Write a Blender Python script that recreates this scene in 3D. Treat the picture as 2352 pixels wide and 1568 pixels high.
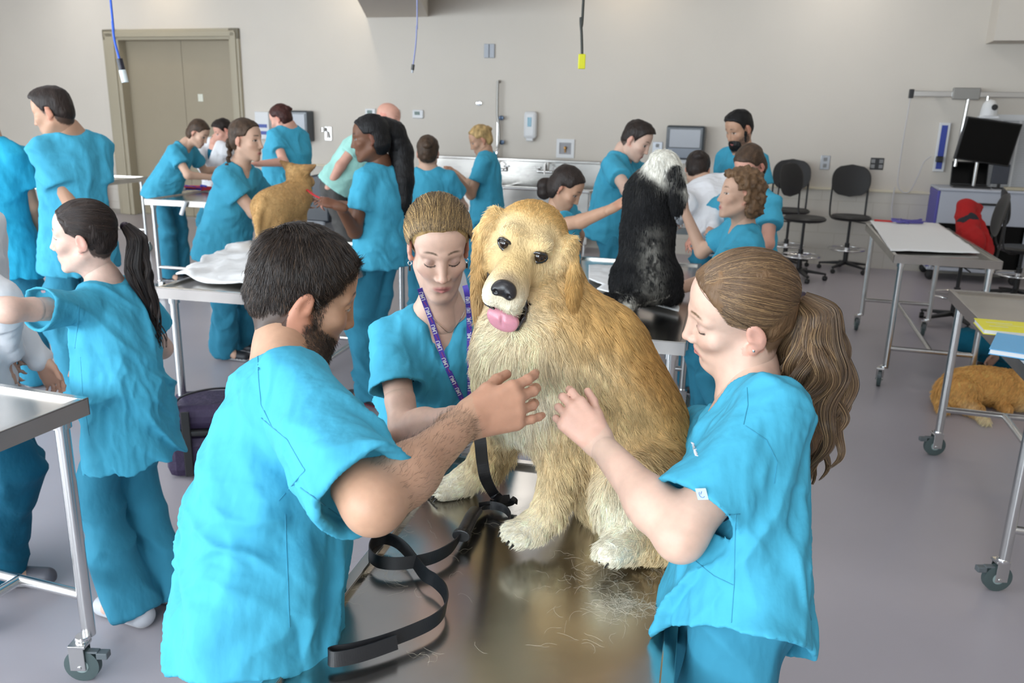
import bpy, math, random
import numpy as np
from mathutils import Matrix, Vector
random.seed(7); RNG = np.random.default_rng(7)
for o in list(bpy.data.objects): bpy.data.objects.remove(o)
scene = bpy.context.scene; COL = scene.collection
# ------------------------------------------------------------------ camera (real place: eye height 1.75 m, looking slightly down)
FPX, TH, RO, CH = 1900.0, math.radians(15.4), math.radians(1.31), 1.75
def ray(x, y):
    dx, dy = x-1176.0, y-784.0; c, s = math.cos(RO), math.sin(RO)
    u = (dx*c+dy*s)/FPX; v = (-dx*s+dy*c)/FPX
    return np.array([u, math.cos(TH)-v*math.sin(TH), -math.sin(TH)-v*math.cos(TH)])
C0 = np.array([0, 0, CH])
def PD(x, y, D): d = ray(x, y); return C0+d*D/d[1]
def PZ(x, y, z): d = ray(x, y); return C0+d*(z-CH)/d[2]
cam = bpy.data.cameras.new('camera'); cam.sensor_width = 36; cam.lens = FPX/2352*36; cam.clip_start = .05
co = bpy.data.objects.new('camera', cam); COL.objects.link(co)
_f = ray(1176, 784); _r = ray(1177, 784)-_f; _u = _f-ray(1176, 785)
_f, _r, _u = [v/np.linalg.norm(v) for v in (_f, _r, _u)]
co.matrix_world = Matrix(((_r[0], _u[0], -_f[0], 0), (_r[1], _u[1], -_f[1], 0), (_r[2], _u[2], -_f[2], CH), (0, 0, 0, 1)))
cam.dof.use_dof = True; cam.dof.focus_distance = 1.66; cam.dof.aperture_fstop = 7.0
scene.camera = co
# ------------------------------------------------------------------ light and exposure
scene.view_settings.view_transform = 'Standard'; scene.view_settings.look = 'None'
scene.view_settings.gamma = 1; scene.view_settings.exposure = EXPOSURE = -.08
scene.cycles.adaptive_threshold = .02; scene.cycles.max_bounces = 7; scene.cycles.diffuse_bounces = 3; scene.cycles.glossy_bounces = 4
world = bpy.data.worlds.new('sky'); scene.world = world; world.use_nodes = True
world.node_tree.nodes['Background'].inputs[0].default_value = (.75, .87, 1, 1)
world.node_tree.nodes['Background'].inputs[1].default_value = 1.2
WA = math.radians(-18.2)
EU = np.array([math.cos(WA), math.sin(WA), 0]); EV = np.array([math.sin(WA), -math.cos(WA), 0])
W0 = np.array([0, 11.68, 0.])
def RM(u, v, z=0): return W0+EU*u+EV*v+np.array([0, 0, z])
def WP(x, y, off=0.0):                       # pixel -> point on the back wall (u, z)
    d = ray(x, y); n = EV; t = ((W0+EV*off-C0)@n)/(d@n); p = C0+d*t-W0
    return float(p@EU), float(p[2])
CEIL = 3.75
def area(name, loc, look, sx, sy, power, color):
    l = bpy.data.lights.new(name, 'AREA'); l.shape = 'RECTANGLE'; l.size = sx; l.size_y = sy; l.energy = power; l.color = color
    o = bpy.data.objects.new(name, l); COL.objects.link(o); o.location = loc
    o.rotation_euler = Vector(look).to_track_quat('-Z', 'Y').to_euler(); return o
# daylight through the tall windows behind and to the left of the photographer
for i, u in enumerate((-7.6, -4.2, -.8, 2.6)):
    area('window_daylight', RM(u, 14.42, 1.95), Vector(-EV)+Vector((0, 0, -.12)), 2.6, 2.3, 230, (.84, .93, 1))
for v in (10.3, 13.0):
    area('window_daylight', RM(-9.42, v, 1.95), Vector(EU)+Vector((0, 0, -.12)), 2.2, 2.3, 230, (.80, .91, 1))
# ------------------------------------------------------------------ materials
def mat(name, col=(.8, .8, .8), rough=.5, metal=0, spec=.5, attr=False, noise=None, bump=None, sss=0, emit=None, alpha=1, coat=0, aniso=0, sheen=0):
    m = bpy.data.materials.new(name); m.use_nodes = True; nt = m.node_tree; b = nt.nodes['Principled BSDF']
    b.inputs['Base Color'].default_value = (*col, 1); b.inputs['Roughness'].default_value = rough
    b.inputs['Metallic'].default_value = metal; b.inputs['Specular IOR Level'].default_value = spec
    src = None
    if attr:
        a = nt.nodes.new('ShaderNodeAttribute'); a.attribute_name = 'Col'; src = a.outputs['Color']
        nt.links.new(src, b.inputs['Base Color'])
    tc = nt.nodes.new('ShaderNodeTexCoord')
    if noise:                                   # (scale, amount, stretch)
        sc, am, st = noise
        mp = nt.nodes.new('ShaderNodeMapping'); mp.inputs['Scale'].default_value = st
        nz = nt.nodes.new('ShaderNodeTexNoise'); nz.inputs['Scale'].default_value = sc; nz.inputs['Detail'].default_value = 5
        nt.links.new(tc.outputs['Object'], mp.inputs[0]); nt.links.new(mp.outputs[0], nz.inputs[0])
        mr = nt.nodes.new('ShaderNodeMapRange'); mr.inputs[1].default_value = .3; mr.inputs[2].default_value = .7
        mr.inputs[3].default_value = 1-am; mr.inputs[4].default_value = 1+am
        nt.links.new(nz.outputs[0], mr.inputs[0])
        mx = nt.nodes.new('ShaderNodeVectorMath'); mx.operation = 'SCALE'
        if src: nt.links.new(src, mx.inputs[0])
        else: mx.inputs[0].default_value = col
        nt.links.new(mr.outputs[0], mx.inputs['Scale']); nt.links.new(mx.outputs[0], b.inputs['Base Color'])
    if bump:                                    # list of (scale, strength, dist, stretch)
        last = None
        for sc, stg, dist, st in bump:
            mp = nt.nodes.new('ShaderNodeMapping'); mp.inputs['Scale'].default_value = st
            nz = nt.nodes.new('ShaderNodeTexNoise'); nz.inputs['Scale'].default_value = sc; nz.inputs['Detail'].default_value = 3
            nt.links.new(tc.outputs['Object'], mp.inputs[0]); nt.links.new(mp.outputs[0], nz.inputs[0])
            bp = nt.nodes.new('ShaderNodeBump'); bp.inputs['Strength'].default_value = stg; bp.inputs['Distance'].default_value = dist
            nt.links.new(nz.outputs[0], bp.inputs['Height'])
            if last: nt.links.new(last, bp.inputs['Normal'])
            last = bp.outputs[0]
        nt.links.new(last, b.inputs['Normal'])
    if sss:
        b.inputs['Subsurface Weight'].default_value = sss; b.inputs['Subsurface Radius'].default_value = (1, .35, .2)
        b.inputs['Subsurface Scale'].default_value = .008
    if emit:
        b.inputs['Emission Color'].default_value = (*emit[:3], 1); b.inputs['Emission Strength'].default_value = emit[3]
    b.inputs['Coat Weight'].default_value = coat; b.inputs['Sheen Weight'].default_value = sheen
    b.inputs['Anisotropic'].default_value = aniso
    return m
def lin(r, g, b):
    return tuple((c/255/12.92 if c/255 <= .04045 else ((c/255+.055)/1.055)**2.4) for c in (r, g, b))
M = {}
M['scrub'] = mat('teal_scrub_cloth', attr=True, rough=.85, spec=.25, noise=(9, .07, (1, 1, 1)), bump=[(1400, .12, .0006, (1, 1, 1)), (13, .55, .018, (1, 1, .5)), (38, .3, .006, (1, .8, .5))])
M['cloth'] = mat('plain_cloth', attr=True, rough=.9, spec=.2, bump=[(30, .4, .006, (1, 1, .5)), (900, .1, .0006, (1, 1, 1))])
M['skin'] = mat('skin', attr=True, rough=.48, spec=.4, sss=.12, noise=(60, .05, (1, 1, 1)), bump=[(420, .12, .0006, (1, 1, 1))])
M['skinfar'] = mat('skin_far', attr=True, rough=.5, spec=.35)
M['hair'] = mat('hair', attr=True, rough=.5, spec=.32, noise=(40, .35, (1, 1, .16)), bump=[(170, .8, .004, (1, 1, .14))])
M['strand'] = mat('hair_strand', attr=True, rough=.4, spec=.55)
M['furstrand'] = mat('fur_strand', attr=True, rough=.62, spec=.25)
M['fur'] = mat('fur_coat', attr=True, rough=.8, spec=.2, noise=(50, .14, (1, 1, .5)), bump=[(260, .8, .004, (1, 1, .4))])
M['steel'] = mat('brushed_steel', (.50, .48, .45), .21, 1, noise=(5, .08, (1, 1, 1)), bump=[(3.2, .25, .01, (1, 1, 1)), (160, .05, .0006, (1, 6, 1))])
M['tube'] = mat('steel_tube', (.66, .66, .65), .24, 1)
M['chrome'] = mat('chrome', (.8, .8, .8), .1, 1)
M['black'] = mat('black_plastic', (.015, .015, .016), .4, bump=[(300, .1, .001, (1, 1, 1))])
M['screen'] = mat('dark_screen', (.003, .003, .003), .25, spec=.15)
M['white'] = mat('white_plastic', (.75, .76, .77), .4)
M['paper'] = mat('white_paper', (.82, .82, .82), .8)
M['vcol'] = mat('painted', attr=True, rough=.5)
M['gloss'] = mat('glossy_dark', attr=True, rough=.12, spec=.7, coat=.6)
# ------------------------------------------------------------------ objects
def link(name, me, parent=None, loc=None):
    o = bpy.data.objects.new(name, me); COL.objects.link(o)
    if parent is not None: o.parent = parent
    if loc is not None: o.location = loc
    return o
def tag(o, label=None, cat=None, group=None, kind=None):
    if label: o['label'] = label
    if cat: o['category'] = cat
    if group: o['group'] = group
    if kind: o['kind'] = kind
    return o
def thing(name, label, cat, loc=(0, 0, 0), rz=0, group=None):
    o = bpy.data.objects.new(name, None); COL.objects.link(o); o.location = loc; o.rotation_euler = (0, 0, rz)
    o.empty_display_size = .05
    return tag(o, label, cat, group)
def dup_tree(o, parent=None):
    c = o.copy(); COL.objects.link(c)
    if parent is not None: c.parent = parent
    for ch in list(o.children): dup_tree(ch, c)
    return c
def mesh_np(name, v, faces, material, col=None, smooth=True):
    v = np.asarray(v, np.float32); me = bpy.data.meshes.new(name)
    faces = np.asarray(faces, np.int32); k = faces.shape[1]; n = len(faces)
    me.vertices.add(len(v)); me.vertices.foreach_set('co', v.ravel())
    me.loops.add(n*k); me.loops.foreach_set('vertex_index', faces.ravel())
    me.polygons.add(n); me.polygons.foreach_set('loop_start', np.arange(0, n*k, k, dtype=np.int32))
    me.polygons.foreach_set('use_smooth', np.full(n, smooth)); me.update(calc_edges=True)
    if col is not None:
        a = me.color_attributes.new('Col', 'FLOAT_COLOR', 'POINT')
        c = np.ones((len(v), 4), np.float32); c[:, :3] = col; a.data.foreach_set('color', c.ravel())
    me.materials.append(material); return me
class MB:                                          # small polygon builder, several shapes into one part
    def __init__(s): s.v = []; s.f = []
    def _add(s, v, f):
        k = len(s.v); s.v += [tuple(map(float, p)) for p in v]; s.f += [tuple(i+k for i in q) for q in f]; return s
    def box(s, x0, y0, z0, x1, y1, z1, T=None):
        v = [(x, y, z) for z in (z0, z1) for y in (y0, y1) for x in (x0, x1)]
        if T is not None: v = [T(p) for p in v]
        return s._add(v, [(0, 2, 3, 1), (4, 5, 7, 6), (0, 1, 5, 4), (2, 6, 7, 3), (0, 4, 6, 2), (1, 3, 7, 5)])
    def tube(s, pts, r, n=12, closed=False, flat=None):
        pts = [np.array(p, float) for p in pts]; m = len(pts); rr = r if hasattr(r, '__len__') else [r]*m
        prev = None; V = []
        for i, p in enumerate(pts):
            a = pts[(i-1) % m] if (i > 0 or closed) else p; b = pts[(i+1) % m] if (i < m-1 or closed) else p
            t = b-a; t /= (np.linalg.norm(t)+1e-12)
            if prev is None:
                prev = np.cross(t, [0, 0, 1.]) if abs(t[2]) < .9 else np.cross(t, [1., 0, 0])
            x = prev-t*(prev@t); x /= np.linalg.norm(x); prev = x; y = np.cross(t, x)
            for k in range(n):
                an = 2*math.pi*k/n; V.append(p+rr[i]*(x*math.cos(an)+y*math.sin(an)*(flat or 1)))
        F = []
        for i in range(m if closed else m-1):
            for k in range(n):
                j = (i+1) % m; F.append((i*n+k, i*n+(k+1) % n, j*n+(k+1) % n, j*n+k))
        if not closed: F += [tuple(range(n-1, -1, -1)), tuple((m-1)*n+k for k in range(n))]
        return s._add(V, F)
    def lathe(s, prof, c=(0, 0, 0), n=24, ax='z', sx=1, sy=1):
        V = []; c = np.array(c, float)
        for r, z in prof:
            for k in range(n):
                a = 2*math.pi*k/n; p = np.array([r*math.cos(a)*sx, r*math.sin(a)*sy, z])
                if ax == 'x': p = p[[2, 0, 1]]
                if ax == 'y': p = p[[0, 2, 1]]
                V.append(c+p)
        F = []
        for i in range(len(prof)-1):
            for k in range(n): F.append((i*n+k, i*n+(k+1) % n, (i+1)*n+(k+1) % n, (i+1)*n+k))
        F += [tuple(range(n-1, -1, -1)), tuple((len(prof)-1)*n+k for k in range(n))]
        return s._add(V, F)
    def prism(s, poly, z0, z1, T=None):
        n = len(poly); v = [(x, y, z0) for x, y in poly]+[(x, y, z1) for x, y in poly]
        if T is not None: v = [T(p) for p in v]
        return s._add(v, [tuple(range(n-1, -1, -1)), tuple(range(n, 2*n))]+[(i, (i+1) % n, (i+1) % n+n, i+n) for i in range(n)])
    def build(s, name, m, parent=None, bevel=0, smooth=False, col=None, loc=None, rz=None):
        me = bpy.data.meshes.new(name); me.from_pydata(s.v, [], s.f); me.materials.append(m)
        if col is not None:
            a = me.color_attributes.new('Col', 'FLOAT_COLOR', 'POINT')
            a.data.foreach_set('color', np.tile(np.array([*col, 1], np.float32), len(s.v)))
        o = link(name, me, parent, loc)
        if rz is not None: o.rotation_euler = (0, 0, rz)
        if bevel:
            b = o.modifiers.new('bevel', 'BEVEL'); b.width = bevel; b.segments = 2; b.limit_method = 'ANGLE'; b.angle_limit = .6
        if smooth:
            me.polygons.foreach_set('use_smooth', np.ones(len(me.polygons), bool))
            try: me.set_sharp_from_angle(angle=math.radians(42))
            except Exception: pass
        return o
def circle(c, r, n=24, ax=(1, 0, 0), ay=(0, 1, 0)):
    c, ax, ay = map(np.array, (c, ax, ay)); return [c+r*(ax*math.cos(2*math.pi*k/n)+ay*math.sin(2*math.pi*k/n)) for k in range(n)]
def strands(name, parent, P, rad, col, loc, material):      # P (N, n, 3) world, rad (n,), col (N,3)
    N, n, _ = P.shape; hc = bpy.data.hair_curves.new(name); hc.add_curves([n]*N)
    hc.attributes['position'].data.foreach_set('vector', (P-np.asarray(loc)).astype(np.float32).ravel())
    r = hc.attributes.get('radius') or hc.attributes.new('radius', 'FLOAT', 'POINT')
    r.data.foreach_set('value', np.broadcast_to(np.asarray(rad, np.float32), (N, n)).ravel().copy())
    c = hc.attributes.new('Col', 'FLOAT_COLOR', 'CURVE'); cc = np.ones((N, 4), np.float32); cc[:, :3] = col; c.data.foreach_set('color', cc.ravel())
    hc.materials.append(material); o = bpy.data.objects.new(name, hc); COL.objects.link(o); o.parent = parent
    return o
# ------------------------------------------------------------------ implicit surfaces
def hash3(i, j, k, s=0):
    h = (i.astype(np.int64)*374761393+j.astype(np.int64)*668265263+k.astype(np.int64)*2147483647+s*1274126177) & 0xffffffff
    h = ((h ^ (h >> 13))*1274126177) & 0xffffffff; h ^= h >> 16
    return (h & 0xffff)/65535.0*2-1
def vnoise(P, s=0):
    P = np.asarray(P); I = np.floor(P).astype(np.int64); f = P-I; f = f*f*f*(f*(f*6-15)+10); r = 0
    for a in (0, 1):
        for b in (0, 1):
            for c in (0, 1):
                w = (f[:, 0] if a else 1-f[:, 0])*(f[:, 1] if b else 1-f[:, 1])*(f[:, 2] if c else 1-f[:, 2])
                r = r+w*hash3(I[:, 0]+a, I[:, 1]+b, I[:, 2]+c, s)
    return r
def fbm(P, o=3, s=0):
    r = 0; a = 1.
    for i in range(o): r = r+a*vnoise(P*(2**i)+i*17.3, s+i); a *= .5
    return r
def nrm(v): v = np.asarray(v, float); return v/(np.linalg.norm(v)+1e-12)
def basis(yaw, pitch=0, roll=0):      # rows: right, forward, up ; yaw 0 faces -Y, +90 faces +X
    y, p, r = [math.radians(a) for a in (yaw, pitch, roll)]
    f = np.array([math.sin(y), -math.cos(y), 0]); U = np.array([0, 0, 1.])
    f2 = f*math.cos(p)-U*math.sin(p); u2 = U*math.cos(p)+f*math.sin(p); rt = np.cross(f2, u2)
    u3 = u2*math.cos(r)+rt*math.sin(r); return np.array([np.cross(f2, u3), f2, u3])
class SDF:
    def __init__(s, h): s.h = h; s.ops = []; s.lo = np.full(3, 1e9); s.hi = -s.lo
    def op(s, fn, lo, hi, k, kind):
        s.ops.append((fn, np.array(lo), np.array(hi), k, kind))
        if kind == 'u': s.lo = np.minimum(s.lo, lo); s.hi = np.maximum(s.hi, hi)
        return s
    def rc(s, a, b, ra, rb=None, k=.02, kind='u'):
        a, b = np.asarray(a, float), np.asarray(b, float); rb = ra if rb is None else rb; ab = b-a; L = max(ab@ab, 1e-9); m = max(ra, rb)
        def fn(P):
            t = np.clip(((P-a)@ab)/L, 0, 1)[..., None]; return np.sqrt(((P-a-ab*t)**2).sum(-1))-(ra+(rb-ra)*t[..., 0])
        return s.op(fn, np.minimum(a, b)-m, np.maximum(a, b)+m, k, kind)
    def el(s, c, r, B=None, k=.02, kind='u'):
        c = np.asarray(c, float); r = np.asarray(r, float); m = r.max()
        def fn(P):
            q = P-c
            if B is not None: q = q@B.T
            k0 = np.sqrt(((q/r)**2).sum(-1)); k1 = np.sqrt(((q/(r*r))**2).sum(-1))+1e-9; return k0*(k0-1)/k1
        return s.op(fn, c-m, c+m, k, kind)
    def lo_ft(s, a, b, B, rings, k=.03, kind='u'):    # lofted elliptic tube a->b ; rings (t, w, d, ox, oy); B rows right, forward
        a, b = np.asarray(a, float), np.asarray(b, float); ab = b-a; L = np.linalg.norm(ab); U = ab/L
        F = B[1]-U*(B[1]@U); F = nrm(F); R = np.cross(F, U); Rg = np.array([tuple(r)+(0,)*(5-len(r)) for r in rings], float)
        m = max(Rg[:, 1].max(), Rg[:, 2].max())+max(abs(Rg[:, 3]).max(), abs(Rg[:, 4]).max())
        p0 = a+ab*min(0, Rg[0, 0]); p1 = a+ab*max(1, Rg[-1, 0])
        def fn(P):
            q = P-a; t = (q@U)/L; w = np.interp(t, Rg[:, 0], Rg[:, 1]); d = np.interp(t, Rg[:, 0], Rg[:, 2])
            x = q@R-np.interp(t, Rg[:, 0], Rg[:, 3]); y = q@F-np.interp(t, Rg[:, 0], Rg[:, 4])
            e = (np.sqrt((x/w)**2+(y/d)**2)-1)*np.minimum(w, d); cap = np.maximum(Rg[0, 0]-t, t-Rg[-1, 0])*L
            return np.maximum(e, cap)
        return s.op(fn, np.minimum(p0, p1)-m, np.maximum(p0, p1)+m, k, kind)
    def cut(s, p, n, lo=None, hi=None):                # removes the side n points to
        p = np.asarray(p, float); n = nrm(n)
        return s.op(lambda P: (p-P)@n*-1, lo if lo is not None else s.lo, hi if hi is not None else s.hi, 0, 'i')
    def mesh(s, disp=None):
        h = s.h; lo = s.lo-3*h; hi = s.hi+3*h; n = np.ceil((hi-lo)/h).astype(int)+1
        ax = [(lo[i]+h*np.arange(n[i])) for i in range(3)]; D = np.full(n, 1.0, np.float32)
        for fn, a, b, k, kind in s.ops:
            mg = k+2.5*h
            i0 = np.clip(np.floor((a-mg-lo)/h).astype(int), 0, n); i1 = np.clip(np.ceil((b+mg-lo)/h).astype(int)+1, 0, n)
            if (i1 <= i0).any(): continue
            G = np.stack(np.meshgrid(*[ax[i][i0[i]:i1[i]] for i in range(3)], indexing='ij'), -1)
            e = fn(G); sl = tuple(slice(i0[i], i1[i]) for i in range(3)); d = D[sl]
            if kind == 'u':
                if k > 0: hh = np.clip(.5+.5*(d-e)/k, 0, 1); D[sl] = d*(1-hh)+e*hh-k*hh*(1-hh)
                else: D[sl] = np.minimum(d, e)
            else:
                g = -e if kind == 's' else e
                if k > 0: hh = np.clip(.5-.5*(d-g)/k, 0, 1); D[sl] = d*(1-hh)+g*hh+k*hh*(1-hh)
                else: D[sl] = np.maximum(d, g)
        return nets(D, lo, h)
def nets(D, lo, h):
    S = D < 0
    c = S[:-1, :-1, :-1].astype(np.int8)
    for dx in (0, 1):
        for dy in (0, 1):
            for dz in (0, 1):
                if dx+dy+dz: c = c+S[dx:S.shape[0]-1+dx, dy:S.shape[1]-1+dy, dz:S.shape[2]-1+dz]
    act = (c > 0) & (c < 8); idx = np.argwhere(act)
    if not len(idx): return np.zeros((0, 3)), np.zeros((0, 4), int)
    vid = np.full(act.shape, -1, np.int32); vid[act] = np.arange(len(idx))
    acc = np.zeros((len(idx), 3)); cnt = np.zeros(len(idx))
    for ax in range(3):
        o1, o2 = [i for i in range(3) if i != ax]
        for p in (0, 1):
            for q in (0, 1):
                a = idx.copy(); a[:, o1] += p; a[:, o2] += q; b = a.copy(); b[:, ax] += 1
                da = D[a[:, 0], a[:, 1], a[:, 2]]; db = D[b[:, 0], b[:, 1], b[:, 2]]; m = (da < 0) != (db < 0)
                t = np.where(m, da/np.where(m, da-db, 1), 0); pt = a.astype(float); pt[:, ax] += t
                acc += np.where(m[:, None], pt, 0); cnt += m
    V = acc/cnt[:, None]*h+lo; Q = []
    for ax in range(3):
        o1, o2 = (ax+1) % 3, (ax+2) % 3
        sa = [slice(None)]*3; sb = [slice(None)]*3; sa[ax] = slice(0, -1); sb[ax] = slice(1, None)
        A = S[tuple(sa)]; Bv = S[tuple(sb)]; e = np.argwhere(A != Bv)
        e = e[(e[:, o1] > 0) & (e[:, o2] > 0) & (e[:, o1] < S.shape[o1]-1) & (e[:, o2] < S.shape[o2]-1)]
        inside = S[e[:, 0], e[:, 1], e[:, 2]]; q = []
        for du, dv in ((-1, -1), (0, -1), (0, 0), (-1, 0)):
            k = e.copy(); k[:, o1] += du; k[:, o2] += dv; q.append(vid[k[:, 0], k[:, 1], k[:, 2]])
        q = np.stack(q, 1); q[~inside] = q[~inside][:, ::-1]; Q.append(q)
    Q = np.concatenate(Q); Q = Q[(Q >= 0).all(1)]
    return V, Q
def vnormals(V, Q):
    a = V[Q[:, 2]]-V[Q[:, 0]]; b = V[Q[:, 3]]-V[Q[:, 1]]; n = np.cross(a, b); N = np.zeros_like(V)
    for i in range(4): np.add.at(N, Q[:, i], n)
    return N/(np.linalg.norm(N, axis=1)[:, None]+1e-12)
def smooth(V, Q, it=1, f=.5):
    for _ in range(it):
        A = np.zeros_like(V); c = np.zeros(len(V))
        for i in range(4):
            for j in (1, 3): np.add.at(A, Q[:, i], V[Q[:, (i+j) % 4]]); np.add.at(c, Q[:, i], 1)
        V = V*(1-f)+f*A/np.maximum(c, 1)[:, None]
    return V
def merge(parts):
    V = []; Q = []; k = 0
    for v, q in parts: V.append(v); Q.append(q+k); k += len(v)
    return np.concatenate(V), np.concatenate(Q)
def reach(prev, px, py, L, sg=1):                     # point on the sight line at distance L from the previous joint
    d = ray(px, py); dd = d@d; oc = C0-prev; b = oc@d; disc = b*b-dd*(oc@oc-L*L)
    if disc <= 0:
        q = C0+d*(-b/dd); return prev+nrm(q-prev)*L if np.linalg.norm(q-prev) > L*1.15 else q
    return C0+d*((-b+sg*math.sqrt(disc))/dd)
# ------------------------------------------------------------------ people
TEAL = (.060, .37, .54); TEALP = (.038, .24, .36); NAVYT = (.008, .19, .34)
SK = dict(fair=(.68, .45, .35), light=(.62, .39, .28), tan=(.50, .29, .19), dark=(.15, .066, .036), pale=(.70, .47, .38), pink=(.68, .36, .27))
HC = dict(black=(.004, .0035, .004), dark=(.020, .012, .009), brown=(.060, .034, .019), lbrown=(.15, .085, .042), blonde=(.44, .29, .12), red=(.05, .012, .008), grey=(.12, .10, .09))
HY = np.array([-.14, -.06, -.035, -.022, -.006, .014, .030, .042, .060, .085, .13]); HZF = np.array([-.078, -.075, -.058, -.008, .026, .026, .028, .055, .084, .098, .11])
HZM = np.array([-.088, -.084, -.062, -.008, .028, -.012, .030, .058, .082, .094, .11])
class Head:
    def __init__(s, o, B, sc=1, male=False): s.o = np.asarray(o, float); s.B = B; s.sc = sc; s.male = male; s.HZ = HZM if male else HZF
    def w(s, *p): return s.o+(np.array(p, float)*s.sc)@s.B
    def l(s, P): return ((P-s.o)@s.B.T)/s.sc
    def line(s, q): return q[..., 2]-np.interp(q[..., 1], HY, s.HZ)
def head_sdf(f, h, fine):
    c = h.sc; B = h.B; w = h.w; E = lambda p, r, k=.02, kind='u': f.el(w(*p), np.array(r)*c, B, k*c, kind)
    R = lambda a, b, ra, rb=None, k=.02, kind='u': f.rc(w(*a), w(*b), ra*c, (rb if rb else ra)*c, k*c, kind)
    mj = 1.1 if h.male else 1.0
    E((0, -.013, .045), (.073, .092, .078)); E((0, -.042, -.012), (.058, .056, .055), .03); E((0, .035, .042), (.060, .050, .056)); E((0, .03, -.018), (.058*mj, .055, .07)); E((0, .03, -.066), (.046*mj, .050, .05))
    for x in (-1, 1):
        R((x*.050*mj, -.004, -.052), (x*.017*mj, .066, -.104), .016, .014, .025)
        E((x*.043, .056, -.02), (.021, .02, .018))
        R((x*.010, .081, .027), (x*.045, .064, .026), .008*mj, .008, .015)
    E((0, .074, -.105), (.018*mj, .013, .014), .015); E((0, .070, -.066), (.03, .021, .027), .016)
    if fine:
        for x in (-1, 1): E((x*.031, .0945, .009), (.0175, .0125, .0105), .010, 's')
        for x in (-1, 1): E((x*.031, .0705, .006), (.0150, .0135, .0125), .003)
    else:
        for x in (-1, 1): E((x*.031, .0945, .009), (.0175, .0125, .0105), .010, 's')
    R((0, .070, .030), (0, .080, -.015), .013, .013, .008); R((0, .081, .026), (0, .1005, -.026), .0078*mj, .0090*mj, .012); E((0, .1045, -.033), (.0105*mj, .0095, .0085), .006)
    for x in (-1, 1): E((x*.0125, .0945, -.0365), (.0068, .009, .0068), .006); E((x*.024, .068, -.030), (.020, .018, .022), .016)
    if fine:
        for x in (-1, 1): E((x*.006, .1000, -.0430), (.0030, .0040, .0025), .002, 's')
        for x in (-1, 1):
            R((x*.021, .081, -.0675), (x*.004, .0905, -.0640), .0035, .0050, .005); R((x*.017, .082, -.0720), (0, .0890, -.0760), .0040, .0062, .005)
        E((0, .098, -.0695), (.021, .009, .0010), .002, 's'); E((0, .090, -.088), (.015, .006, .006), .008, 's')
    else: R((-.015, .084, -.070), (.015, .084, -.070), .007, .007, .008)
    for x in (-1, 1):
        Be = basis(0, 0, 0); t = math.radians(14); Bl = np.array([[1, 0, 0], [0, math.cos(t), -math.sin(t)], [0, math.sin(t), math.cos(t)]])
        f.el(w(x*.076, -.016, -.004), np.array([.0065, .017, .030])*c, Bl@B, .005*c); f.el(w(x*.0745, -.008, -.030), np.array([.006, .008, .009])*c, Bl@B, .005*c)
        if fine:
            f.el(w(x*.0845, -.013, .002), np.array([.0060, .0095, .019])*c, Bl@B, .003*c, 's')
            R((x*.078, -.004, -.008), (x*.079, -.013, -.014), .004, .003, .003)
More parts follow.
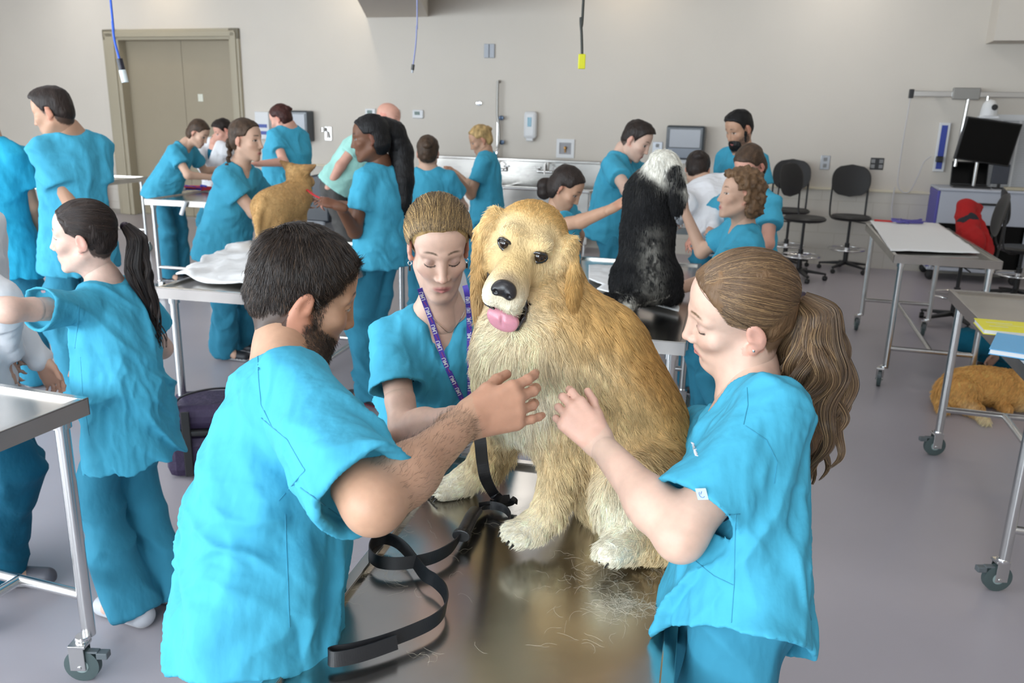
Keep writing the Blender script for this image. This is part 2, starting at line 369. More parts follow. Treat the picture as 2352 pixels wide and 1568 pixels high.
def head_col(q, skin, hair, h, eyes, beard=None, lips=(.56, .20, .19), brow=None):
    n = len(q); x, y, z = q[:, 0], q[:, 1], q[:, 2]; ax = abs(x); C = np.tile(np.array(skin), (n, 1)).astype(float)
    def mixc(m, c):
        m = np.clip(m, 0, 1)[:, None]; C[:] = C*(1-m)+np.array(c)*m
    front = np.clip((y-.045)/.02, 0, 1)
    red = np.array(skin)*np.array((1.0, .72, .70))
    mixc(.28*front*np.exp(-((ax-.045)/.018)**2-((z+.03)/.02)**2), red); mixc(.35*np.exp(-(x/.012)**2-((z+.036)/.010)**2)*(y > .09), red)
    mixc(.75*(ax > .066)*(abs(z) < .045)*(y < .012)*(y > -.045), red)
    if beard is not None:
        e = np.clip((-.028-z+.5*np.maximum(0, y-.0)*-.5+fbm(q*160, 2, 3)*.004)/.006, 0, 1)*np.clip((y+.012)/.012, 0, 1)*np.clip((.135+z)/.01, 0, 1)
        e = e*(1-np.exp(-((ax)/.024)**8-((z+.0695)/.0075)**4)*(y > .07)); e = e*np.clip(1-(z+.062)/.02*(ax < .03)*0, 0, 1)
        e = np.maximum(e, np.clip(1-np.hypot((ax-.074)/.012, (y-.018)/.012), 0, 1)*2*(z > -.05)*(z < .03))
        cheek = np.clip((z+.030+(y-.02)*.55)/.010, 0, 1)*(y > .02); e = e*(1-cheek); mixc(e*(.72+.25*np.clip(vnoise(q*700), -1, 1)), beard)
    b = brow if brow is not None else np.array(hair)*.9+.01
    zc = .0335+.004*np.sin((ax-.012)/.036*3.1); mixc(1.1*np.clip(1-((z-zc)/.0034)**2, 0, 1)*np.clip((ax-.011)/.006, 0, 1)*np.clip((.050-ax)/.012, 0, 1)*(y > .05), b)
    mixc(.9*np.clip(1.4-((ax)/.0235)**2-((z+.0700)/.0105)**2, 0, 1)*(y > .078)*np.clip((.0135-abs(z+.070))/.003, 0, 1), lips)
    mixc(np.clip(1-(ax/.021)**2-((z+.0697)/.0016)**2, 0, 1)*(y > .078), (.16, .04, .035))
    dx = (ax-.031)/.0145; lens = np.clip(1-dx**2, 0, 1)
    if eyes == 'down':
        mixc(.40*np.clip(1-dx**2-((z-.010)/.011)**2, 0, 1)*(y > .05)*1.4, np.array(skin)*(.42, .38, .46))
        zl = -.0005-.0045*lens; mixc(np.clip(1.5-((z-zl)/.0019)**2, 0, 1)*(abs(dx) < 1.05)*(y > .05), (.015, .010, .012))
    else:
        zl = .0105*np.sqrt(lens)*.62; m = (z-.004 < zl)*(z-.004 > -.005*lens)*(abs(dx) < 1)*(y > .055)
        mixc(m*.9, (.55, .52, .50)); mixc(m*(abs(dx-(.0)) < .42), (.03, .018, .012)); mixc(np.clip(1-((z-.004-zl)/.0014)**2, 0, 1)*(abs(dx) < 1.1)*(y > .05), (.02, .013, .012))
    if hair is not None:
        s = h.line(q)+fbm(q*180, 2, 5)*.003; mixc(np.clip(s/.010+.2, 0, 1)*.92*(1-((ax > .070)*(y > -.036)*(y < .008)*(z < .028)*(z > -.045))), hair)
    return C
def hand_sdf(f, wr, d, n, right, curl=(.5, .7, .4), spread=.12, sc=1., thumb=.6, fl=None):
    d = nrm(d); n = nrm(np.asarray(n)-d*(np.asarray(n)@d)); s = np.cross(d, n) if right else np.cross(n, d)   # s = thumb side
    k = .009*sc; off = [.029, .010, -.010, -.028]; ln = [.074, .082, .076, .060]; rr = [.0087, .0090, .0084, .0074]; pl = [.086, .088, .083, .077]
    for i in range(4):
        a = wr+s*off[i]*.55*sc+d*.006*sc; kn = wr+(s*off[i]+d*pl[i]-n*(.004 if i in (1, 2) else 0))*sc
        f.rc(a, kn, .0155*sc, .0122*sc, .012*sc)
        an = (1.5-i)*spread; dd = nrm(d*math.cos(an)+s*math.sin(an)); p = kn; ang = 0; L = ln[i]*sc
        cu = fl[i] if fl else curl
        for j, (q, c) in enumerate(zip((.46, .30, .24), cu)):
            ang += c; v = dd*math.cos(ang)+n*math.sin(ang); p2 = p+v*L*q; r0 = rr[i]*sc*(1, .94, .86)[j]; f.rc(p, p2, r0*1.04, r0*.92, .0035*sc if j else .006*sc); p = p2
    f.rc(wr+(s*.018+d*.012+n*.004)*sc, wr+(s*.036+d*.048+n*.010)*sc, .0165*sc, .0125*sc, .012*sc)
    t0 = wr+(s*.036+d*.048+n*.010)*sc; tv = nrm(s*(1-thumb)+d*.75+n*thumb*.9); t1 = t0+tv*.036*sc; tv2 = nrm(tv+d*.25-s*.2*thumb); t2 = t1+tv2*.028*sc
    f.rc(t0, t1, .0110*sc, .0095*sc, .006*sc); f.rc(t1, t2, .0095*sc, .0078*sc, .004*sc)
    f.rc(wr-d*.03*sc, wr+d*.01*sc, .0235*sc, .0215*sc, .012*sc)
def ik(a, c, l1, l2, hint):
    v = c-a; L = np.linalg.norm(v); L2 = min(L, (l1+l2)*.999); u = v/L; x = (l1*l1-l2*l2+L2*L2)/(2*L2); h = math.sqrt(max(l1*l1-x*x, 0))
    hv = np.asarray(hint, float); hv = nrm(hv-u*(hv@u)); return a+u*x+hv*h, a+u*L2
def outward(P, segs):
    O = np.zeros_like(P)
    for a, b, r in segs:
        ab = b-a; t = np.clip(((P-a)@ab)/(ab@ab), 0, 1)[:, None]; d = P-a-ab*t; L = np.linalg.norm(d, axis=1); O += (d/(L[:, None]+1e-9))*np.exp(-np.clip((L-r)/.022, -4, 12))[:, None]
    return O/(np.linalg.norm(O, axis=1)[:, None]+1e-9)
def folds(P, N, amp, seed=0, B=None, fr=1.0):
    q = P if B is None else P@B.T
    w = q+.05*np.stack([fbm(q*4, 2, seed+11), fbm(q*4, 2, seed+12), fbm(q*4, 2, seed+13)], 1)
    a = fbm(w@np.diag([9, 9, 2.6])*fr@np.array([[1, 0, .35], [0, 1, .1], [-.35, 0, 1]]), 2, seed)
    b = fbm(w@np.array([[.8, 0, .6], [0, 1, 0], [-.6, 0, .8]])@np.diag([3.0, 3.0, 10])*fr, 2, seed+5); m = np.clip(fbm(q*3.5, 1, seed+9)+.5, 0, 1)
    r = np.clip((1-2.2*abs(a))*(1-m)+(1-2.4*abs(b))*m, -.55, 1.2); return P+N*(amp*r)[:, None]
SHOES = [(.02, .02, .024), (.55, .56, .6), (.10, .10, .12)]
def person(label, hp, face, nb, hip, tyaw, aR=None, aL=None, feet=None, sc=1., male=False, fine=0, skin='light', hair='brown', style='short', tail=None, eyes='open',
           top=TEAL, pants=TEALP, beard=None, coat=None, beardlen=0, wide=1., seed=0, legs=True, sw=None, shoe=0, name='person', under=None, vneck=True, topname='scrub_top', fr=1., hem=-.13, noarm='', kneehint=None, hood=0, depthk=1., headonly=False, hsc=None, neckw=1., hemk=1., brow=None, tailw=1., slv=.60):
    g = 1.07 if male else 1.0; s = sc*g; hb = basis(*face); H = Head(hp, hb, (hsc or sc)*(1.04 if male else .99), male); skc = np.array(SK[skin]); hc = np.array(HC[hair]) if isinstance(hair, str) else (None if hair is None else np.array(hair))
    nb = np.asarray(nb, float); hip = np.asarray(hip, float); U = nrm(nb-hip); T = np.linalg.norm(nb-hip); tb = basis(tyaw); F = nrm(tb[1]-U*(tb[1]@U)); Rv = np.cross(F, U); TB = np.array([Rv, F, U])
    sw = (sw or (.160 if male else .138))*sc; h = (.0065 if fine else (.011 if fine == 0 else .01)); hh = .0026 if fine else .0065; hs = s*(1.0 if male else .93)
    base = np.array([hip[0], hip[1], 0.])
    Sh = {1: nb+Rv*sw-U*.066*s, -1: nb-Rv*sw-U*.066*s}; J = {}
    for sd, a in ((1, aR), (-1, aL)):
        la, lf = .285*s, .245*s
        if a is None: e = Sh[sd]-U*la*.97+Rv*sd*.05-F*.02; wr = e-np.array([0, 0, 1])*lf*.8+F*lf*.6; hd = dict(d=nrm(wr-e)-U*.2, n=-Rv*sd)
        else:
            e = a['e'] if len(a['e']) == 3 and isinstance(a['e'], np.ndarray) else reach(Sh[sd], a['e'][0], a['e'][1], la, a['e'][2] if len(a['e']) > 2 else 1)
            wr = a['w'] if isinstance(a['w'], np.ndarray) else reach(e, a['w'][0], a['w'][1], lf, a['w'][2] if len(a['w']) > 2 else 1)
            hd = {k: v for k, v in a.items() if k not in 'ew'}
            hd.setdefault('d', nrm(wr-e)); hd.setdefault('n', -Rv*sd*.5-np.array([0, 0, .8]))
        J[sd] = (e, wr, hd)
    # legs
    LG = {}
    for i, sd in enumerate((1, -1)):
        hj = hip+Rv*sd*.088*s*wide
        if feet is not None: ft = np.array(feet[i][:3] if len(feet[i]) > 2 else (*feet[i], .085), float)
        else: ft = np.array([hj[0], hj[1], 0.085])+tb[0]*sd*.02+tb[1]*(.04*sd)
        Lm = .845*s; dv = ft-hj
        if hj[2]-ft[2] > Lm*.97: sl = (hj[2]-ft[2])/(Lm*.97)
        else: sl = 1.
        mx = math.sqrt(max((Lm*sl)**2-(hj[2]-ft[2])**2, 0)); hd_ = np.linalg.norm(dv[:2])
        if hd_ > mx: ft[:2] = hj[:2]+dv[:2]*(mx/hd_)
        kn, ank = ik(hj, ft, .43*s*sl, .42*s*sl, (kneehint if kneehint is not None else tb[1])); LG[sd] = (hj, kn, ank)
    # --- body
    parts = []
    if not headonly:
        f = SDF(h); w = wide
        f.el(nb-U*.17*s, np.array([.148*w, .100, .17])*s, TB); f.el(nb-U*.34*s, np.array([.110*w, .080, .14])*s, TB); f.el(hip+U*.03, np.array([.115*w, .080, .10])*s*hemk, TB)
        f.rc(nb+Rv*sw*.75-U*.068*s, nb-Rv*sw*.75-U*.068*s, .038*s, k=.04); f.rc(nb-U*.04*s, nb+(H.w(0, -.018, -.06)-nb)*.6, .056*s, .047*s*(1.05 if male else .95), .04)
        [f.rc(nb+U*.03*s+Rv*sg*.02, nb+Rv*sg*sw*.6-U*.060*s, .034*s, .034*s, .04) for sg in (1, -1)]
        for sd in (1, -1):
            if ('R' if sd == 1 else 'L') in noarm: continue
            e, wr, hd = J[sd]; f.rc(Sh[sd], e, .044*s, .0365*s, .03)
            if not fine: f.rc(e, wr, .040*s, .025*s, .02); hand_sdf(f, wr, hd['d'], hd['n'], sd == 1, hd.get('curl', (.35, .5, .3)), hd.get('spread', .1), hs, hd.get('thumb', .6), hd.get('fl'))
            else: f.rc(e, e+(wr-e)*.25, .0365*s, .0385*s, .02)
        if legs:
            for sd in (1, -1): a, b, c = LG[sd]; f.rc(a, b, .058*s*hemk, .048*s, .04); f.rc(b, c, .052*s, .036*s, .02); f.rc(c, c+np.array([0, 0, -.045])+tb[1]*.1, .036*s, .03*s, .02)
        parts.append(f.mesh())
        if fine:
            for sd in (1, -1):
                if ('R' if sd == 1 else 'L') in noarm: continue
                e, wr, hd = J[sd]; f2 = SDF(.0032); v = nrm(wr-e); f2.rc(e-nrm(e-Sh[sd])*.08, e, .0415*s, .0365*s, .02); f2.rc(e, e+(wr-e)*.35, .0365*s, .0400*s, .03); f2.rc(e+(wr-e)*.3, wr, .0400*s, .0250*s, .025)
                parts.append(f2.mesh())
                f3 = SDF(.0024); f3.rc(wr-v*.05, wr, .0285*s, .0245*s, .01); hand_sdf(f3, wr, hd['d'], hd['n'], sd == 1, hd.get('curl', (.35, .5, .3)), hd.get('spread', .1), hs, hd.get('thumb', .6), hd.get('fl')); parts.append(f3.mesh())
    nbody = sum(len(v) for v, q in parts)
    f = SDF(hh); head_sdf(f, H, fine); f.rc(H.w(0, -.014, -.05), nb-U*.01+(F*.01), .050*s*(1.04 if male else .95), .060*s*(1.04 if male else .92), .035); hv, hq = f.mesh()
    hv = smooth(hv, hq, 1, .5); parts.append((hv, hq)); V, Q = merge(parts); C = np.tile(skc, (len(V), 1)); ql = H.l(V)
    hm = np.arange(len(V)) >= nbody; C[hm] = head_col(ql[hm], skc, hc, H, eyes, beard, brow=brow if brow is not None else (None if hc is not None else skc*.6), lips=(.56, .20, .19) if skc[0] > .3 else (.17, .06, .045))
    C *= (1+.05*fbm(V*25, 2, seed))[:, None]
    Hd = np.zeros(len(V), bool)
    for sd in (1, -1):
        if sd in J: dW = np.linalg.norm(V-J[sd][1]-J[sd][2]['d']*.09, axis=1); C = np.where((dW < .08)[:, None]&~hm[:, None], C*np.array([1.03, .93, .92]), C)
    root = link(name, mesh_np(name, V-base, Q, M['skin'] if fine else M['skinfar'], np.clip(C, 0, 1)), None, base); tag(root, label, 'person')
    def child(nm, V, Q, m, c): return link(nm, mesh_np(nm, V-base, Q, m, c), root)
    # --- top
    if not headonly:
        f = SDF(.0052 if fine else .0115); w = wide; Z = lambda u: u*s/T      # metres along spine -> t
        TT = T/s; dk = depthk
        rings = [(Z(hem), .198*w*hemk, .152*dk*hemk, 0, 0), (Z(0), .186*w*(.5+.5*hemk), .142*dk*(.5+.5*hemk)), (Z(.15), .160*w, .128*dk), (Z(TT-.20), .166*w, .125*dk), (Z(TT-.10), .150*w, .108), (Z(TT-.045), .112, .085), (Z(TT-.01), .075, .07)]
        rings = [(a[0], a[1]*s, a[2]*s) for a in rings]; f.lo_ft(hip, nb, TB, rings, 0)
        [f.rc(nb+Rv*sg*.055*s-U*.034*s, nb+Rv*sg*sw*.93-U*.066*s, .056*s, .054*s, .03) for sg in (1, -1)]; f.rc(nb+Rv*.05-U*.045*s, nb-Rv*.05-U*.045*s, .060*s, k=.03)
        cuts = []
        for sd in (1, -1):
            if ('R' if sd == 1 else 'L') in noarm: continue
            e, wr, hd = J[sd]; S0 = Sh[sd]; L = slv if coat is None else .98; mid = S0+(e-S0)*L
            f.lo_ft(S0-(e-S0)*.05, mid, TB if abs(nrm(e-S0)@F) < .8 else np.array([Rv, U, -F]), [(0, .056*s, .056*s), (.4, .064*s, .062*s), (1, .077*s if coat is None else .06*s, .071*s if coat is None else .06*s)], .035)
            if coat is not None: f.rc(e, wr, .058*s, .045*s, .02)
            elif fine: cuts.append((S0, mid, e))
        if coat is None:
            f.el(nb+U*.035*s+F*.008*s, np.array([.076*neckw, .074*neckw, .050+.03*(neckw-1)])*s*(1.05 if male else 1), TB, .006, 's')
            if vneck: f.rc(nb+F*.125*s-U*(.120+.10*(neckw-1))*s, nb+F*.085*s+U*.02*s, .004*s, .058*s*neckw, .004, 's')
        else: f.rc(nb+F*.13*s-U*.22*s, nb+F*.08*s+U*.03*s, .006*s, .06*s, .004, 's')
        if fine:
            for S0, mid, e in cuts: u = nrm(mid-S0); f.lo_ft(mid-u*.03, mid+u*.012, TB if abs(u@F) < .8 else np.array([Rv, U, -F]), [(0, .0615*s, .0565*s), (1, .067*s, .061*s)], 0, 's')
            u = U; f.lo_ft(hip+U*(hem*s-.012), hip+U*(hem*s+.03), TB, [(0, .186*s*w*hemk, .140*s*dk*hemk), (1, .181*s*w*hemk, .136*s*dk*hemk)], 0, 's')
        v, q = f.mesh(); v = smooth(v, q, 1, .4); z = (v-hip)@U/T; n = outward(v, [(hip, nb, .13)]+[(Sh[sd], Sh[sd]+(J[sd][0]-Sh[sd]), .055) for sd in (1, -1)]); amp = np.clip(.017-.009*z, .007, .018)*(1 if fine else .9)
        v = folds(v, n, amp, seed, TB, fr); v = folds(v, n, amp*.35, seed+50, TB, fr*2.3); tc = np.array(top); child(topname if coat is None else 'lab_coat', v, q, M['scrub'] if coat is None else M['cloth'], np.tile(tc if coat is None else np.array(coat), (len(v), 1)))
        if under is not None:
            f = SDF(.006 if fine else .01); f.el(nb-U*.175*s+F*.004, np.array([.150*w, .105, .165])*s, TB); f.cut(nb-U*.082*s, U); v, q = f.mesh()
            if len(v): child('undershirt', v, q, M['cloth'], np.tile(np.array(under), (len(v), 1)))
    if legs:
        dk_ = depthk*hemk; f = SDF(.008 if fine else .0125); f.el(hip+U*.0, np.array([.148*wide*hemk**.5, .108*dk_, .13])*s, TB)
        for sd in (1, -1):
            a, b, c = LG[sd]; f.rc(a-np.array([0, 0, .05])*s, b, .080*s*wide**.5*hemk, .078*s, .05); ax = nrm(c-b); lB = basis(tyaw)
            f.lo_ft(b-ax*.02, c+ax*.035, lB, [(0, .078*s, .080*s), (.5, .078*s, .082*s), (1, .085*s, .094*s)], .03)
        v, q = f.mesh(); v = smooth(v, q, 1, .4); n = vnormals(v, q); v = folds(v, n, .015, seed+31, None, .9); v[:, 2] = np.maximum(v[:, 2], .012); child('scrub_trousers' if pants[2] > pants[0]*1.5 else 'trousers', v, q, M['scrub'], np.tile(np.array(pants), (len(v), 1)))
        for sd in (1, -1):
            a, b, c = LG[sd]
            if c[2] > .2: continue
            fy = basis(tyaw+sd*8)[1]; hl = np.array([c[0], c[1], .045])-fy*.045; toe = hl+fy*.205*s-np.array([0, 0, .008]); f = SDF(.006); f.rc(hl, toe, .042, .036, .02); f.rc(hl+np.array([0, 0, .05]), hl+fy*.08+np.array([0, 0, .02]), .036, .036, .02); f.cut((0, 0, .004), (0, 0, -1)); v, q = f.mesh()
            cc = np.array(SHOES[shoe]); cs = np.tile(cc, (len(v), 1)); cs[v[:, 2] < .022] = (.3, .02, .04) if shoe == 0 and seed == 13 else (.6, .6, .6); child('shoe', v, q, M['vcol'], cs)
    # --- hair
    if hc is not None and hair is not None and style is not None:
        f = SDF(.0045 if fine else .007); c = H.sc; ex = (.0045 if style == 'short' else .009) if not fine else .004
        if style == 'curly': ex = .022
        f.el(H.w(0, -.013, .045), (np.array([.073, .092, .078])+ex)*c, hb, 0); f.el(H.w(0, .035, .042), (np.array([.060, .050, .056])+ex*.8)*c, hb, .02); f.el(H.w(0, -.042, -.012), (np.array([.058, .056, .055])+ex)*c, hb, .03)
        if style in ('long', 'bob', 'curly'): f.el(H.w(0, -.03, -.035), (np.array([.070, .068, .06])+ex)*c, hb, .03)
        if style == 'curly': f.el(H.w(0, -.06, -.04), np.array([.085, .07, .085])*c, hb, .03)
        if male and not fine: f.el(H.w(0, .02, .075), np.array([.062, .075, .055])*c, hb, .02)
        HZ = H.HZ.copy()
        if style in ('long', 'bob', 'curly'): HZ[:4] = (-.1, -.1, -.09, -.08)
        f.op(lambda P: (np.interp(H.l(P)[..., 1], HY, HZ)-H.l(P)[..., 2])*.8*c, f.lo, f.hi, .006, 'i'); v, q = f.mesh()
        ps = [(v, q)]
        if style == 'bun': f = SDF(.007); f.el(H.w(0, -.098, .055), np.array([.036, .028, .034])*c, hb, .01); f.el(H.w(.01, -.10, .05), np.array([.03, .034, .02])*c, hb, .01); ps.append(f.mesh())
        if tail is not None and style != 'braid':
            f = SDF(.006 if fine else .008); m = len(tail)
            for i in range(m-1): a, ra = np.array(tail[i][:3]), tail[i][3]*tailw; b, rb = np.array(tail[i+1][:3]), tail[i+1][3]*tailw; f.rc(a, b, ra, rb, .01)
            ps.append(f.mesh())
        if style == 'braid':
            f = SDF(.006); tp = np.array([t[:3] for t in tail]); L = np.r_[0, np.cumsum(np.linalg.norm(np.diff(tp, axis=0), axis=1))]; K = int(L[-1]/.022)
            for i in range(K+1): p = np.array([np.interp(L[-1]*i/K, L, tp[:, j]) for j in range(3)]); f.el(p+hb[0]*.008*(1 if i % 2 else -1), np.array([.017, .017, .021])*(1-.4*i/K), None, .004)
            ps.append(f.mesh())
        v, q = merge(ps); n = vnormals(v, q); v = v+n*((.014 if style == 'curly' else .0025)*fbm(H.l(v)*(55 if style == 'curly' else 45), 2, seed))[:, None]
        cv = np.tile(hc, (len(v), 1))*(1+.25*fbm(v*50, 2, seed+3))[:, None]; hair_o = child('hair', v, q, M['hair'], np.clip(cv, 0, 1))
        if tail is not None and style == 'pony':
            f = SDF(.005); p = np.array(tail[0][:3]); f.el(p, np.array([.016, .016, .016]), None, 0); v, q = f.mesh(); child('hair_tie', v, q, M['vcol'], np.tile(np.array((.03, .015, .03)), (len(v), 1)))
    if beard is not None and beardlen:
        f = SDF(.006); f.el(H.w(0, .056, -.086), np.array([.054, .050, .048+beardlen])*H.sc, hb, 0)
        for x in (-1, 1): f.rc(H.w(x*.066, .01, -.02), H.w(x*.045, .03, -.08), .012, .02, .01)
        f.el(H.w(0, .088, -.069), np.array([.020, .03, .007]), hb, .004, 's'); v, q = f.mesh(); n = vnormals(v, q); v = v+n*(.003*fbm(v*120, 2))[:, None]; child('beard', v, q, M['hair'], np.tile(np.array(beard), (len(v), 1)))
    root_info = dict(H=H, J=J, Sh=Sh, U=U, F=F, R=Rv, TB=TB, nb=nb, hip=hip, s=s, base=base, root=root, child=child, LG=LG)
    return root_info
def scalp_strands(info, N, fn_dir, L, steps, rad, cols, ext=.004, lift=.004, wob=.1, keep=None, seed=1, liftpow=1.5):
    H = info['H']; rng = np.random.default_rng(seed); c0 = np.array([0, -.011, .044]); r0 = np.array([.0745, .0935, .079])+ext
    d = rng.normal(size=(N*3, 3)); d /= np.linalg.norm(d, axis=1)[:, None]; q = c0+d*r0
    q[:, 2] = np.where(q[:, 2] < -.01, q[:, 2]*1.0, q[:, 2]); m = H.line(q) > .0
    if keep is not None: m &= keep(q)
    q = q[m][:N]; N = len(q); P = np.zeros((N, steps, 3)); Ls = L(q)*rng.uniform(.8, 1.15, N); st = Ls/(steps-1); wn = rng.normal(size=(N, 3))*wob; cur = q.copy(); lf = rng.uniform(.2, 1, N)*lift
    for i in range(steps):
        e = (cur-c0)/r0; k = np.linalg.norm(e, axis=1)[:, None]; srf = c0+e/k*r0; n = e/r0; n /= np.linalg.norm(n, axis=1)[:, None]
        P[:, i] = srf+n*(lf*((i/(steps-1))**liftpow))[:, None]; v = fn_dir(srf)+wn; v = v-n*(v*n).sum(1)[:, None]; v /= np.linalg.norm(v, axis=1)[:, None]+1e-9; cur = srf+v*st[:, None]
    W = H.o+(P*H.sc)@H.B; C = np.array(cols(rng, q)); return strands('hair_strands', [c for c in info['root'].children if c.name.startswith('hair') and 'tie' not in c.name][0], W, rad, C, info['base'], M['strand'])
def tail_strands(info, pts, N, rad, cols, seed=2, wav=.012, wf=3.2, steps=22, flare=1.0, spread_end=1.0, curl=0., lenv=.35, tight=0):
    rng = np.random.default_rng(seed); T = np.array([p[:3] for p in pts]); r = np.array([p[3] for p in pts]); L = np.r_[0, np.cumsum(np.linalg.norm(np.diff(T, axis=0), axis=1))]; tot = L[-1]
    K = 46; la = rng.uniform(0, 2*math.pi, K); lr = np.sqrt(rng.uniform(.05, 1, K)); lph = rng.uniform(0, 2*math.pi, K); lend = 1-rng.uniform(0, 1, K)**1.3*lenv; lw = rng.uniform(.5, 1.3, K); lk = rng.integers(0, K, N); lc = .75+.5*rng.random(K)
    sa = rng.uniform(0, 2*math.pi, N); sr = np.sqrt(rng.uniform(0, 1, N)); end = tot*lend[lk]*rng.uniform(.93, 1.05, N)
    P = np.zeros((N, steps, 3)); t = np.linspace(0, 1, steps); tg = np.gradient(T, axis=0)
    for i in range(steps):
        u = t[i]*end; c = np.stack([np.interp(u, L, T[:, j]) for j in range(3)], 1); g = np.stack([np.interp(u, L, tg[:, j]) for j in range(3)], 1); g /= np.linalg.norm(g, axis=1)[:, None]
        a = np.cross(g, [0.3, .9, .1]); a /= np.linalg.norm(a, axis=1)[:, None]; b = np.cross(g, a); R = np.interp(u, L, r)*flare; k = .34*(1-.75*t[i]**2)
        w = wav*lw[lk]*np.clip((t[i]-.12)/.35, 0, 1)*(1+t[i]*curl); fq = wf*2*math.pi*u/tot
        P[:, i] = c+a*(R*(lr[lk]*np.cos(la[lk]+.8*t[i])+k*sr*np.cos(sa))+w*np.sin(fq+lph[lk]))[:, None]+b*(R*(lr[lk]*np.sin(la[lk]+.8*t[i])+k*sr*np.sin(sa))+w*np.cos(fq*.93+lph[lk]*1.7))[:, None]
    C = np.clip(np.array(cols(rng, P[:, 0]))*lc[lk][:, None], .002, 1); par = [c for c in info['root'].children if c.name.startswith('hair') and 'tie' not in c.name][0]
    return strands('tail_strands', par, P, rad, C, info['base'], M['strand'])

def cap_strands(info, N, fn_dir, L, rad, cols, lift=.35, seed=1, wob=.15, steps=4):
    H = info['H']; rng = np.random.default_rng(seed); ho = [c for c in info['root'].children if c.name.startswith('hair') and 'tie' not in c.name][0]; me = ho.data; n = len(me.vertices)
    co_ = np.zeros(n*3, np.float32); me.vertices.foreach_get('co', co_); V = co_.reshape(-1, 3).astype(float)+info['base']; no = np.zeros(n*3, np.float32); me.vertices.foreach_get('normal', no); no = no.reshape(-1, 3).astype(float)
    q = H.l(V); ctr = (q-np.array([0, -.013, .03])); out = (no@H.B.T*ctr).sum(1) > 0; i = rng.choice(np.where(out)[0], N); q = q[i]+rng.normal(size=(N, 3))*.0022; nn = no[i]@H.B.T
    d = fn_dir(q)+rng.normal(size=(N, 3))*wob; d -= nn*(d*nn).sum(1)[:, None]; d /= np.linalg.norm(d, axis=1)[:, None]; Ls = (L(q)*rng.uniform(.7, 1.2, N))[:, None]; ctn = ctr[i]/np.linalg.norm(ctr[i], axis=1)[:, None]
    P = np.stack([q-nn*.001+d*Ls*t+nn*(lift*Ls*t*(1-.45*t))-ctn*(Ls*t)**2*6 for t in np.linspace(0, 1, steps)], 1)
    return strands('hair_strands', ho, H.o+(P*H.sc)@H.B, rad, np.array(cols(rng, q)), info['base'], M['strand'])
# ------------------------------------------------------------------ room shell (u along the back wall, v away from it)
rzR = WA
def RT(u, v, z): return lambda p: tuple(RM(u+p[0], v+p[1], z+p[2]))
def rbox(mb, u0, v0, z0, u1, v1, z1): return mb.box(u0, v0, z0, u1, v1, z1, T=lambda p: tuple(RM(p[0], p[1], p[2])))
m_wall = mat('wall_paint', lin(217, 210, 200), .9, spec=.2, noise=(1.2, .015, (1, 1, 1)), bump=[(220, .06, .002, (1, 1, 1))])
m_block = mat('painted_block', lin(206, 199, 184), .75, spec=.3, bump=[(60, .25, .003, (1, 1, 1))])
m_floor = mat('epoxy_floor', lin(172, 166, 172), .33, spec=.45, noise=(1.1, .05, (1, 1, 1)), bump=[(30, .05, .001, (1, 1, 1))])
m_ceil = mat('ceiling_tile', (.80, .79, .77), .9)
m_door = mat('door_paint', lin(158, 147, 126), .45, noise=(2, .02, (1, 1, 1)))
m_frame = mat('door_frame_paint', lin(172, 163, 142), .45)
# block courses on the lower wall
nt = m_block.node_tree; tc = nt.nodes.new('ShaderNodeTexCoord'); br = nt.nodes.new('ShaderNodeTexBrick'); mp = nt.nodes.new('ShaderNodeMapping')
mp.inputs['Rotation'].default_value = (math.pi/2, 0, 0)
br.inputs['Scale'].default_value = 1; br.inputs['Brick Width'].default_value = .4; br.inputs['Row Height'].default_value = .2; br.inputs['Mortar Size'].default_value = .006
br.inputs['Color1'].default_value = (*lin(208, 203, 193), 1); br.inputs['Color2'].default_value = (*lin(206, 200, 190), 1); br.inputs['Mortar'].default_value = (*lin(198, 192, 180), 1)
nt.links.new(tc.outputs['Object'], mp.inputs[0]); nt.links.new(mp.outputs[0], br.inputs[0]); nt.links.new(br.outputs[0], nt.nodes['Principled BSDF'].inputs['Base Color'])
U0, U1, VF = -9.5, 9.0, 14.6; LED = .955
f = rbox(MB(), U0, -.3, -.12, U1, VF, 0).build('floor', m_floor); tag(f, kind='structure')
f = rbox(MB(), U0, -.3, CEIL, U1, VF, CEIL+.12).build('ceiling', m_ceil); tag(f, kind='structure')
du0, _ = WP(275, 90); du1, _ = WP(529, 90); dz = WP(403, 92)[1]; fu0, _ = WP(238, 66); fu1, fz = WP(550, 65)
mb = MB(); rbox(mb, U0, -.25, 0, fu0+.10, 0, CEIL); rbox(mb, fu1-.10, -.25, 0, U1, 0, CEIL); rbox(mb, fu0+.10, -.25, fz-.06, fu1-.10, 0, CEIL)
w = mb.build('wall_back', m_wall); tag(w, kind='structure')
mb = MB(); rbox(mb, U0-.2, -.3, 0, U0, 9.1, CEIL); rbox(mb, U0-.2, 11.5, 0, U0, 11.8, CEIL); rbox(mb, U0-.2, 14.2, 0, U0, VF, CEIL)
for a, b in ((9.1, 11.5), (11.8, 14.2)): rbox(mb, U0-.2, a, 0, U0, b, .75); rbox(mb, U0-.2, a, 3.15, U0, b, CEIL)
w = mb.build('wall_left', m_wall); tag(w, kind='structure')
w = rbox(MB(), U1, -.3, 0, U1+.2, VF, CEIL).build('wall_right', m_wall); tag(w, kind='structure')
mb = MB(); rbox(mb, U0, VF, 0, U1, VF+.2, .75); rbox(mb, U0, VF, 3.15, U1, VF+.2, CEIL)
wins = [(-7.6, 2.8), (-4.2, 2.8), (-.8, 2.8), (2.6, 2.8)]; e = U0
for c, wd in wins: rbox(mb, e, VF, .75, c-wd/2, VF+.2, 3.15); e = c+wd/2
rbox(mb, e, VF, .75, U1, VF+.2, 3.15); w = mb.build('wall_front', m_wall); tag(w, kind='structure')
